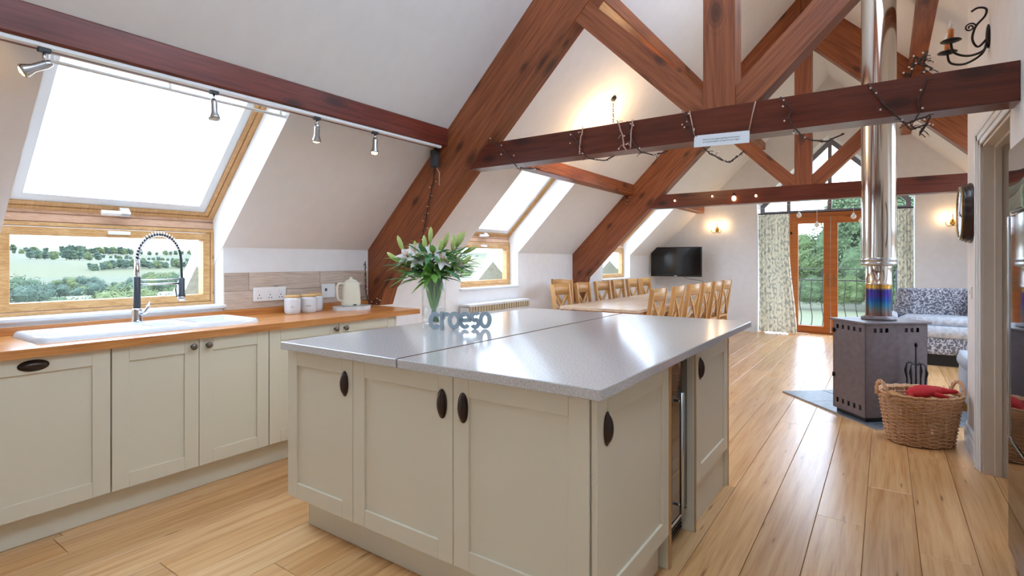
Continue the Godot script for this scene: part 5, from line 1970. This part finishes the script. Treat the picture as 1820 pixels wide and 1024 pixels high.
func build_lamps() -> void:
	var warm := Color(1.0, 0.83, 0.62)
	# track along the purlin
	var tr := thing("lighting_track", "slim white lighting track under the maroon purlin", "track", P(-2.885, 2.215, 0.4))
	var st := mk()
	rb(st, -0.016, 0.016, -0.02, 0.0, -0.6, 2.75, 0.002)
	put(st, "rail", M.plastic_white, tr)
	var heads := [[0.72, Vector3(-0.30, -0.45, 0.75), true], [1.41, Vector3(0.12, -1.0, 0.02), false], [2.03, Vector3(-0.25, -1.0, -0.12), true], [2.49, Vector3(0.05, -1.0, 0.1), true]]
	var hl := ["nickel track spotlight at the left edge, lit and turned sideways", "nickel track spotlight over the tap, pointing straight down", "nickel track spotlight right of the roof window, lit", "nickel track spotlight next to the truss, lit"]
	for i in 4:
		var h: Array = heads[i]
		var s := thing("spotlight", hl[i], "spotlight", P(-2.885, 2.195, h[0]), 0.0, "spotlights on the kitchen track")
		st = mk()
		bx(st, Vector3(-0.013, -0.018, -0.022), Vector3(0.013, 0.0, 0.022), 0.003)
		put(st, "adapter", M.dark_rubber, s)
		st = mk(true)
		tube(st, [Vector3(0, -0.016, 0), Vector3(0, -0.065, 0)], 0.006, 8)
		put(st, "stem", M.steel, s)
		var dir: Vector3 = h[1].normalized()
		var side := dir.cross(Vector3(0.3, 0.2, 1)).normalized()
		var b := Basis(side, dir, side.cross(dir))
		var c := Vector3(0, -0.07, 0) - dir * 0.01
		st = mk(true)
		lathe(st, [Vector2(0, -0.02), Vector2(0.012, -0.018), Vector2(0.017, 0.0), Vector2(0.017, 0.05), Vector2(0.027, 0.078), Vector2(0.029, 0.09), Vector2(0.025, 0.088), Vector2(0.0, 0.07)], 18, c, b)
		var head := put(st, "head", M.steel, s)
		st = mk(true)
		lathe(st, [Vector2(0, 0.078), Vector2(0.023, 0.08), Vector2(0.018, 0.094), Vector2(0, 0.099)], 16, c, b)
		put(st, "bulb", M.bulb_warm if h[2] else M.frosted, head)
		if h[2]:
			var l := SpotLight3D.new()
			l.name = "spot_beam"
			l.light_color = warm
			l.light_energy = 0.03
			l.light_size = 0.02
			l.spot_angle = 42.0
			l.spot_angle_attenuation = 0.8
			l.spot_range = 20.0
			l.shadow_enabled = true
			l.transform = Transform3D(Basis.looking_at(dir), c + dir * 0.104)
			s.add_child(l)
	# candle wall lights on the far gable
	for k in 2:
		var s := thing("candle_sconce", ["lit brass candle wall light above the television", "lit brass candle wall light behind the clock"][k], "wall light", P([-2.614, 0.85][k], 1.90, GZ))
		st = mk(true)
		ball(st, P(0, -0.01, -0.012), Vector3(0.035, 0.05, 0.014), 14, 8)
		put(st, "back_plate", M.brass, s)
		st = mk(true)
		tube(st, [P(0, 0.0, -0.02), P(0, 0.06, -0.03), P(0, 0.12, -0.02)], [0.009, 0.007, 0.004], 8)
		put(st, "finial", M.brass, s)
		for x in [-1.0, 1.0]:
			st = mk(true)
			tube(st, bent([P(0, -0.02, -0.02), P(x * 0.03, -0.065, -0.05), P(x * 0.075, -0.06, -0.08), P(x * 0.095, -0.01, -0.085)]), 0.005, 8)
			var arm := put(st, "arm", M.brass, s)
			st = mk(true)
			lathe(st, [Vector2(0, -0.012), Vector2(0.028, -0.006), Vector2(0.026, 0.0), Vector2(0.011, 0.0), Vector2(0.011, 0.045), Vector2(0, 0.046)], 14, P(x * 0.095, 0, -0.085))
			put(st, "candle_tube", M.frosted, arm)
			st = mk(true)
			lathe(st, [Vector2(0, 0.045), Vector2(0.010, 0.05), Vector2(0.013, 0.065), Vector2(0.004, 0.092), Vector2(0, 0.1)], 12, P(x * 0.095, 0, -0.085))
			put(st, "bulb", M.bulb_warm, arm)
			omni(s, "bulb_light", P(x * 0.095, 0.068, -0.085), warm, 0.009, 0.012)
	# small pendants on chains
	var pend := [[-2.264, 2.955, 5.05, "small black candle pendant on a chain behind the front tie beam"]]
	for q in pend:
		var s := thing("pendant_lamp", q[3], "pendant", P(q[0], q[1], q[2]))
		st = mk(true)
		lathe(st, [Vector2(0.0, -0.03), Vector2(0.02, -0.025), Vector2(0.035, 0.0), Vector2(0.03, 0.02), Vector2(0, 0.03)], 16)
		put(st, "ceiling_rose", M.black_iron, s)
		for i in 9:
			st = mk(true)
			var lp := []
			for k in 11:
				var a := TAU * k / 10.0
				var w := Vector3(cos(a) * 0.008, sin(a) * 0.017, 0)
				lp.append((w if i % 2 == 0 else Vector3(0, w.y, w.x)) + Vector3(0, -0.045 - i * 0.026, 0))
			tube(st, lp, 0.0028, 5, false)
			put(st, "chain_link", M.black_iron, s)
		st = mk(true)
		lathe(st, [Vector2(0, -0.44), Vector2(0.02, -0.42), Vector2(0.012, -0.38), Vector2(0.022, -0.33), Vector2(0.008, -0.28), Vector2(0, -0.27)], 14)
		put(st, "stem", M.black_iron, s)
		for i in 3:
			var a := TAU * i / 3.0 + 0.4
			var v := Vector3(cos(a), 0, sin(a))
			st = mk(true)
			tube(st, [Vector3(0, -0.40, 0), v * 0.06 + Vector3(0, -0.44, 0), v * 0.11 + Vector3(0, -0.42, 0), v * 0.12 + Vector3(0, -0.385, 0)], 0.005, 8)
			lathe(st, [Vector2(0, -0.385), Vector2(0.024, -0.38), Vector2(0.01, -0.375), Vector2(0.01, -0.34), Vector2(0, -0.339)], 12, v * 0.12)
			var arm := put(st, "arm", M.black_iron, s)
			st = mk(true)
			lathe(st, [Vector2(0, -0.34), Vector2(0.011, -0.335), Vector2(0.014, -0.315), Vector2(0.004, -0.285), Vector2(0, -0.28)], 12, v * 0.12)
			put(st, "bulb", M.bulb_warm, arm)
			omni(s, "bulb_light", v * 0.12 + Vector3(0, -0.315, 0), warm, 0.045, 0.014)
	# globe bulbs strung across the gable opening
	var fs := thing("festoon_string", "string of round white bulbs across the French doors", "string lights", P(RX, 2.2, GZ - 0.13))
	var gl := [[-1.223, 2.087], [-0.951, 1.911], [-0.426, 2.031], [-0.317, 1.952]]
	st = mk(true)
	var cable := []
	for i in 21:
		var x := -1.3 + 2.35 * i / 20.0
		cable.append(P(x, 0.06 + 0.03 * cos(i * 1.1), 0))
	tube(st, cable, 0.003, 6)
	for g in gl:
		tube(st, [P(g[0] - RX, 0.06, 0), P(g[0] - RX, g[1] - 2.2 + 0.05, 0)], 0.003, 6)
	put(st, "cable", M.plastic_white, fs)
	for g in gl:
		st = mk(true)
		lathe(st, [Vector2(0, 0.065), Vector2(0.017, 0.06), Vector2(0.017, 0.03)], 10, P(g[0] - RX, g[1] - 2.2, 0))
		put(st, "holder", M.plastic_white, fs)
		st = mk(true)
		ball(st, P(g[0] - RX, g[1] - 2.2, 0), Vector3(0.04, 0.042, 0.04), 16, 10)
		put(st, "bulb", M.frosted, fs)
	for q in [[-1.540, 2.099, 1.0], [-2.279, 2.105, 0.4], [-1.287, 2.103, 0.5], [-1.80, 2.13, 0.4]]:
		var l := thing("amber_bulb", "small glowing amber bulb on the far tie beam, " + {-1.540: "largest, near the middle", -2.279: "nearest the windows", -1.287: "nearest the king post", -1.80: "tiny one between two others"}[q[0]], "bulb", P(q[0], q[1], T2 - 0.03), 0.0, "amber bulbs on the far tie beam")
		st = mk(true)
		ball(st, Vector3(0, -0.02 * q[2], 0), Vector3(0.034, 0.044, 0.034) * q[2] * 0.75, 14, 10)
		put(st, "bulb", M.bulb_soft, l)
		st = mk(true)
		lathe(st, [Vector2(0.012, 0.0), Vector2(0.012, 0.035), Vector2(0, 0.036)], 10, Vector3(0, 0.01, 0), Basis.from_scale(Vector3.ONE * q[2]))
		put(st, "holder", M.black, l)


# ---------------------------------------------------------------- small things
func garland(pts: Array, d: float, m: Material, parent: Node3D, r: RandomNumberGenerator, fuzz: int) -> void:
	var c := Curve3D.new()
	for p in pts:
		c.add_point(P(p[0], p[1], d) - parent.position)
	for i in pts.size():
		var a: Vector3 = c.get_point_position(maxi(i - 1, 0))
		var b: Vector3 = c.get_point_position(mini(i + 1, pts.size() - 1))
		c.set_point_in(i, (a - b) * 0.16)
		c.set_point_out(i, (b - a) * 0.16)
	var l := c.get_baked_length()
	var st := mk(true)
	var line := []
	var n := int(l / 0.02) + 2
	for i in n + 1:
		line.append(c.sample_baked(l * i / n) + Vector3(r.randf_range(-1, 1), r.randf_range(-1, 1), r.randf_range(0, 1)) * 0.0025)
	tube(st, line, 0.0042 if fuzz else 0.0032, 5)
	put(st, "twig", m, parent)
	var beads := mk(true)
	for i in fuzz:
		var p := c.sample_baked(l * (i + r.randf()) / fuzz)
		var q := p + Vector3(r.randf_range(-0.035, 0.035), r.randf_range(-0.03, 0.02), r.randf_range(0.0, 0.012))
		var tw := mk(true)
		tube(tw, [p, (p + q) / 2 + Vector3(0, 0.006, 0.002), q], 0.002, 4)
		put(tw, "sprig", m, parent)
		if i % 2 == 0:
			var bd := mk(true)
			ball(bd, q, Vector3.ONE * 0.005, 6, 4)
			put(bd, "bead", M.bead, parent)


func build_small_things() -> void:
	var r := RandomNumberGenerator.new()
	r.seed = 31
	var dark := [[[-2.441, 2.215], [-2.326, 2.142], [-2.250, 2.059], [-2.176, 1.978], [-2.103, 1.963], [-1.985, 1.951]],
		[[-1.752, 2.183], [-1.696, 2.104], [-1.675, 2.034], [-1.592, 1.976], [-1.491, 1.954], [-1.425, 1.979]],
		[[-1.337, 2.186], [-1.325, 2.117], [-1.288, 2.031], [-1.244, 1.980], [-1.154, 1.953], [-1.077, 1.971]],
		[[-0.979, 2.187], [-0.959, 2.134], [-0.939, 2.074], [-0.920, 2.035]],
		[[-0.868, 1.963], [-0.821, 1.918], [-0.743, 1.871], [-0.719, 1.865], [-0.668, 1.901], [-0.644, 1.920]],
		[[-0.465, 2.191], [-0.427, 2.130], [-0.401, 2.108], [-0.427, 2.082], [-0.401, 2.021], [-0.361, 1.962], [-0.309, 1.934], [-0.245, 1.920], [-0.171, 1.951]],
		[[-0.069, 2.189], [-0.036, 2.127], [0.005, 2.059], [0.049, 2.003], [0.082, 1.965], [0.115, 1.969], [0.136, 2.011], [0.130, 2.065], [0.147, 2.116], [0.163, 2.166]]]
	var names_d := ["at the rafter end of the tie beam", "second from the rafter", "beside the two pale stems", "left of the paper notice", "hanging in a loop under the paper notice", "right of the king post", "in a loop near the flue"]
	for i in dark.size():
		var g := thing("twig_garland", "dark twig garland on the front tie beam, " + names_d[i], "garland", P(dark[i][0][0], dark[i][0][1], 3.195), 0.0, "garlands on the front tie beam")
		garland(dark[i], 3.195, M.twig, g, r, 14)
		if i == 6:
			garland([[0.06, 1.99], [0.10, 1.93], [0.16, 1.95], [0.13, 1.90], [0.18, 1.99], [0.09, 1.97], [0.12, 1.93]], 3.19, M.twig, g, r, 16)
	var pale := [[[-1.646, 2.199], [-1.667, 2.108], [-1.675, 2.015]], [[-1.401, 2.200], [-1.367, 2.105], [-1.356, 2.022], [-1.337, 2.002]], [[-1.299, 2.191], [-1.310, 2.098], [-1.314, 2.009]]]
	for i in 3:
		var g := thing("pale_stem", "pale stripped twig tied to the front tie beam, " + ["leftmost of three", "middle of three, forked", "rightmost of three"][i], "twig", P(pale[i][0][0], pale[i][0][1], 3.19), 0.0, "pale twigs on the front tie beam")
		garland(pale[i], 3.19, M.twig_pale, g, r, 3)
	# paper notice
	var no := thing("paper_notice", "small white paper notice with two lines of print hanging from the tie beam", "notice", P(-0.769, 2.036, 3.198), 0.0)
	no.rotation.z = -0.03
	var st := mk()
	rb(st, -0.152, 0.152, -0.068, 0.0, -0.001, 0.0)
	put(st, "sheet", M.paper, no)
	for i in 2:
		var tm := TextMesh.new()
		tm.text = ["Please do not hang anything on the beams", "or touch the lights, as they are very fragile"][i]
		tm.font_size = 16
		tm.pixel_size = 0.00062
		tm.depth = 0.0004
		tm.material = M.ink
		put_mesh(tm, "print", no, Transform3D(Basis(), P(0, -0.028 - i * 0.014, -0.0014)))
	for q in [[[-0.949, 2.192], [-0.930, 2.096], [-0.918, 2.030]], [[-0.586, 2.187], [-0.604, 2.112], [-0.620, 2.030]]]:
		var s := mk(true)
		tube(s, q.map(func(p): return no.transform.affine_inverse() * P(p[0], p[1], 3.196)), 0.0035, 6)
		put(s, "string", M.twig_pale, no)
	# strand down the rafter, with its plug box
	var ra := thing("fairy_light_strand", "fairy-light strand running down the front rafter behind the flowers", "garland", P(-2.934, 2.352, 3.2))
	garland([[-2.934, 2.352], [-2.958, 2.219], [-2.995, 2.051], [-3.020, 1.916], [-3.070, 1.759], [-3.101, 1.599], [-3.146, 1.461]], 3.205, M.twig, ra, r, 26)
	var bxs := thing("black_transformer", "black fairy-light transformer hanging where the purlin meets the rafter", "transformer", P(-2.965, 2.10, 3.2))
	st = mk(true)
	cushion(st, Vector3(-0.035, -0.05, 0.0), Vector3(0.03, 0.10, 0.05), 0.25)
	put(st, "housing", M.dark_rubber, bxs)
	st = mk(true)
	tube(st, [Vector3(0.0, 0.09, 0.02), Vector3(0.02, 0.16, 0.02), Vector3(0.035, 0.24, 0.015)], 0.016, 8)
	put(st, "cable", M.black, bxs)
	st = mk(true)
	tube(st, [Vector3(0.01, -0.045, 0.02), Vector3(0.035, -0.09, 0.012), Vector3(0.03, -0.19, 0.008)], 0.005, 6)
	put(st, "lead", M.twig_pale, bxs)
	var b2 := thing("fairy_light_bundle", "tangled fairy-light bundle on the worktop at the rafter foot", "garland", P(-3.72, 0.915, 3.16))
	garland([[-3.80, 1.30], [-3.795, 1.15], [-3.79, 1.02], [-3.76, 0.95], [-3.70, 0.925], [-3.64, 0.93], [-3.60, 0.95], [-3.64, 0.97], [-3.70, 0.95]], 3.17, M.twig, b2, r, 30)
	var b3 := thing("fairy_light_bundle", "fairy-light bundle at the right end purlin joint above the tie beam", "garland", P(0.13, 2.2, 3.24))
	garland([[0.10, 2.20], [0.12, 2.30], [0.15, 2.24], [0.17, 2.31], [0.13, 2.26], [0.19, 2.22], [0.14, 2.21]], 3.24, M.twig, b3, r, 26)
	var b4 := thing("fairy_light_bundle", "dark fairy-light bundle where the far purlin meets the far rafter", "garland", P(-2.95, 2.30, T2 - 0.02))
	garland([[-2.93, 2.36], [-2.95, 2.28], [-2.90, 2.24], [-2.96, 2.20], [-2.93, 2.14], [-2.98, 2.10]], T2 - 0.02, M.twig, b4, r, 20)
	# blind rail in the window over the sink
	var br := thing("blind_rail", "thin white blind rail across the top of the window above the sink", "rail", P(-3.06, 2.20, 0.77))
	st = mk(true)
	tube(st, [P(0, 0, 0.0), P(0, 0, 1.15)], 0.009, 10)
	put(st, "rod", M.white_gloss, br)
	for q in [0.02, 0.5, 1.12]:
		st = mk()
		rb(st, -0.012, 0.012, -0.002, 0.03, q - 0.008, q + 0.008, 0.002)
		put(st, "bracket", M.white_gloss, br)
	build_vase()
	# welcome letters
	var sg := thing("letter_sign", "grey freestanding letters spelling croeso on the island", "sign", P(-2.02, 0.911, 2.375), deg_to_rad(43.0))
	var R0 := 0.038
	var letters := []
	for ch in "croeso":
		var strokes := []
		match ch:
			"c":
				strokes = [arc(0.62, TAU - 0.62, R0)]
			"o":
				strokes = [arc(0.0, TAU, R0)]
			"e":
				strokes = [arc(0.0, TAU - 0.75, R0), [Vector2(-R0 * 0.66, 0), Vector2(R0 * 0.66 + 0.011, 0)]]
			"r":
				strokes = [[Vector2(-0.017, -R0 - 0.012), Vector2(-0.017, R0 + 0.012)], arc(0.85, PI - 0.05, 0.030).map(func(p): return p + Vector2(0.006, 0.006))]
			"s":
				var up: Array = arc(0.5, 1.5 * PI, 0.0205).map(func(p): return p * Vector2(1.35, 1) + Vector2(0, 0.0185))
				var dn: Array = arc(0.5, 1.5 * PI, 0.0205).map(func(p): return -p * Vector2(1.35, 1) - Vector2(0, 0.0185))
				dn.reverse()
				strokes = [up + dn]
		letters.append(strokes)
	var xs := [-0.143, -0.087, -0.034, 0.027, 0.086, 0.144]
	for k in 6:
		var st2 := mk()
		for line in letters[k]:
			stroke(st2, line.map(func(p): return p * 1.03 + Vector2(xs[k], R0 + 0.0135)), 0.0235, 0.02)
		put(st2, "letter", M.sign_grey, sg)


func arc(a0: float, a1: float, r: float) -> Array:
	var out := []
	for i in 25:
		var a := lerpf(a0, a1, i / 24.0)
		out.append(Vector2(cos(a) * r * 0.66, sin(a) * r))
	return out


func stroke(st: SurfaceTool, pts: Array, w: float, depth: float) -> void:
	# a flat bar of width w along a line, depth thick
	var l := []
	var q := []
	var closed: bool = pts[0].distance_to(pts[-1]) < 0.001
	for i in pts.size():
		var a: Vector2 = pts[i - 1] if i > 0 else (pts[-2] if closed else pts[0])
		var b: Vector2 = pts[i + 1] if i < pts.size() - 1 else (pts[1] if closed else pts[i])
		var n := (b - a).normalized().orthogonal() * w / 2
		l.append(pts[i] + n)
		q.append(pts[i] - n)
	for i in pts.size() - 1:
		var c: Array = [l[i], l[i + 1], q[i + 1], q[i]].map(func(p): return Vector3(p.x, p.y, 0))
		var m: Vector3 = (c[0] + c[1] + c[2] + c[3]) / 4.0
		var z := Vector3(0, 0, depth)
		quad(st, c[0] + z, c[1] + z, c[2] + z, c[3] + z, m)
		quad(st, c[0], c[1], c[2], c[3], m + z)
		quad(st, c[0], c[1], c[1] + z, c[0] + z, m + z / 2)
		quad(st, c[3], c[2], c[2] + z, c[3] + z, m + z / 2)
		if not closed and i == 0:
			quad(st, c[0], c[3], c[3] + z, c[0] + z, m + z / 2)
		if not closed and i == pts.size() - 2:
			quad(st, c[1], c[2], c[2] + z, c[1] + z, m + z / 2)


func leaf_shape(st: SurfaceTool, a: Vector3, dir: Vector3, side: Vector3, l: float, w: float, droop: float) -> void:
	var rows := []
	var n := dir.cross(side).normalized()
	for i in 7:
		var f := i / 6.0
		var c := a + dir * l * f + Vector3(0, -droop * f * f * l, 0)
		var ww := w * sin(PI * pow(clampf(f * 0.96 + 0.03, 0, 1), 0.75))
		rows.append([c - side * ww + n * ww * 0.25, c, c + side * ww + n * ww * 0.25])
	ruled(st, rows, n)


func build_vase() -> void:
	var at := P(-2.205, 0.911, 2.352)
	var v := thing("glass_vase", "clear glass vase of water holding the lilies", "vase", at)
	var st := mk(true)
	lathe(st, [Vector2(0, 0), Vector2(0.064, 0), Vector2(0.069, 0.006), Vector2(0.070, 0.06), Vector2(0.070, 0.18), Vector2(0.077, 0.285)], 36)
	put(st, "outer_wall", M.vase_glass, v)
	st = mk(true)
	lathe(st, [Vector2(0.073, 0.285), Vector2(0.066, 0.18), Vector2(0.065, 0.06), Vector2(0.062, 0.022), Vector2(0, 0.02)], 36)
	put(st, "inner_wall", M.vase_glass, v)
	st = mk(true)
	lathe(st, [Vector2(0.077, 0.285), Vector2(0.075, 0.287), Vector2(0.073, 0.285)], 36)
	put(st, "rim", M.vase_glass, v)
	st = mk(true)
	lathe(st, [Vector2(0.0, 0.024), Vector2(0.061, 0.025), Vector2(0.064, 0.12), Vector2(0, 0.12)], 36)
	put(st, "water", M.vase_water, v)
	var b := thing("lily_bouquet", "bouquet of white lilies, buds, leaves and fern in the glass vase", "flowers", at + Vector3(0, 0.03, 0))
	var r := RandomNumberGenerator.new()
	r.seed = 5
	var right := P(0.8206, 0, 0.5715)
	var toward := P(0.5715, 0, -0.8206)
	var stem_to := func(p: Vector3) -> void:
		var s := mk(true)
		var foot := Vector3(-p.x * 0.14, 0.0, -p.z * 0.14)
		tube(s, [foot, Vector3(p.x * 0.1, 0.17, p.z * 0.1), Vector3(p.x * 0.35, 0.29, p.z * 0.35), p], [0.005, 0.005, 0.004, 0.0025], 6)
		put(s, "stem", M.stem, b)
	# buds: across, up, out, tilt
	for q in [[-0.20, 0.47, 0.0, -0.35], [-0.235, 0.385, 0.03, -0.9], [-0.02, 0.52, 0.0, 0.05], [-0.05, 0.47, 0.03, -0.1], [0.07, 0.49, -0.02, 0.3], [0.145, 0.49, 0.0, 0.25], [0.165, 0.495, 0.02, 0.45], [0.12, 0.47, 0.04, 0.1], [0.215, 0.43, 0.0, 1.15], [0.19, 0.36, 0.03, 0.8], [0.045, 0.45, 0.05, 0.2], [-0.115, 0.44, -0.05, -0.2]]:
		var tip: Vector3 = right * q[0] + Vector3(0, q[1], 0) + toward * q[2]
		var dir: Vector3 = (right * sin(q[3]) + Vector3.UP * cos(q[3])).normalized()
		var base: Vector3 = tip - dir * 0.05
		stem_to.call(base)
		st = mk(true)
		tube(st, [base, base + dir * 0.02, base + dir * 0.05, base + dir * 0.08, base + dir * 0.098], [0.004, 0.011, 0.0145, 0.011, 0.002], 10)
		put(st, "bud", M.bud, b)
	# open flowers
	for q in [[-0.14, 0.385, 0.06, -0.3], [-0.075, 0.365, 0.09, 0.0], [0.005, 0.40, 0.07, 0.1], [0.055, 0.36, 0.09, 0.3], [0.13, 0.335, 0.05, 0.6], [-0.11, 0.415, 0.0, -0.2]]:
		var c: Vector3 = right * q[0] + Vector3(0, q[1], 0) + toward * q[2]
		var dir: Vector3 = (right * sin(q[3]) + Vector3.UP * 0.5 + toward * 0.7).normalized()
		stem_to.call(c - dir * 0.02)
		var fl := mk(true)
		lathe(fl, [Vector2(0.002, -0.02), Vector2(0.008, 0.0), Vector2(0.004, 0.012)], 8, c, Basis(Quaternion(Vector3.UP, dir)))
		var flower := put(fl, "flower", M.bud, b)
		var s0 := dir.cross(Vector3.UP).normalized()
		for k in 6:
			var a := TAU * k / 6.0 + r.randf() * 0.2
			var rad := s0.rotated(dir, a)
			st = mk(true)
			var pd := (rad * 0.85 + dir * (0.55 if k % 2 else 0.75)).normalized()
			leaf_shape(st, c, pd, dir.cross(rad).normalized(), 0.082, 0.021 if k % 2 else 0.016, 0.25)
			put(st, "petal", M.petal, flower)
		for k in 5:
			st = mk(true)
			var rad := s0.rotated(dir, TAU * k / 5.0)
			tube(st, [c, c + dir * 0.03 + rad * 0.008, c + dir * 0.045 + rad * 0.016], [0.0012, 0.0012, 0.0026], 5)
			put(st, "stamen", M.candle, flower)
	# leaves
	for i in 260:
		var a := r.randf() * TAU
		var h := r.randf_range(0.255, 0.42)
		var rad := (right * cos(a) + toward * sin(a) * 0.8)
		var c: Vector3 = rad * r.randf_range(0.01, 0.165) + Vector3(0, h, 0)
		var dir := (rad + Vector3(0, r.randf_range(-0.25, 0.9), 0)).normalized()
		st = mk(true)
		leaf_shape(st, c, dir, dir.cross(Vector3.UP).normalized(), r.randf_range(0.09, 0.17), r.randf_range(0.011, 0.022), r.randf_range(0.1, 0.5))
		put(st, "leaf", M.leaf if r.randf() < 0.6 else M.leaf_deep, b)
	# leaves and stems seen through the glass
	for i in 9:
		var a := TAU * i / 9.0
		var rad := right * cos(a) + toward * sin(a)
		st = mk(true)
		leaf_shape(st, rad * 0.012 + Vector3(0, 0.07, 0), (rad * 0.28 + Vector3.UP).normalized(), rad.cross(Vector3.UP).normalized(), 0.17, 0.010, 0.0)
		put(st, "leaf", M.leaf, b)
	# fern fronds
	for q in [[-0.30, 0.335, 0.02], [0.24, 0.315, 0.02], [-0.15, 0.285, 0.12], [0.08, 0.27, 0.14], [-0.20, 0.25, 0.06]]:
		var tip: Vector3 = right * q[0] + Vector3(0, q[1], 0) + toward * q[2]
		var root := Vector3(tip.x * 0.2, 0.29, tip.z * 0.2)
		var dir := (tip - root)
		var side := dir.cross(Vector3.UP).normalized()
		st = mk(true)
		for k in 18:
			var f := 0.12 + 0.86 * k / 17.0
			var c := root + dir * f + Vector3(0, 0.03 * sin(PI * f), 0)
			for s in [-1.0, 1.0]:
				leaf_shape(st, c, (side * s + dir.normalized() * 0.5).normalized(), dir.normalized(), 0.045 * (1.05 - f), 0.006, 0.3)
		tube(st, [root, root + dir * 0.5 + Vector3(0, 0.03, 0), tip], 0.0018, 5)
		put(st, "fern_frond", M.leaf_deep, b)
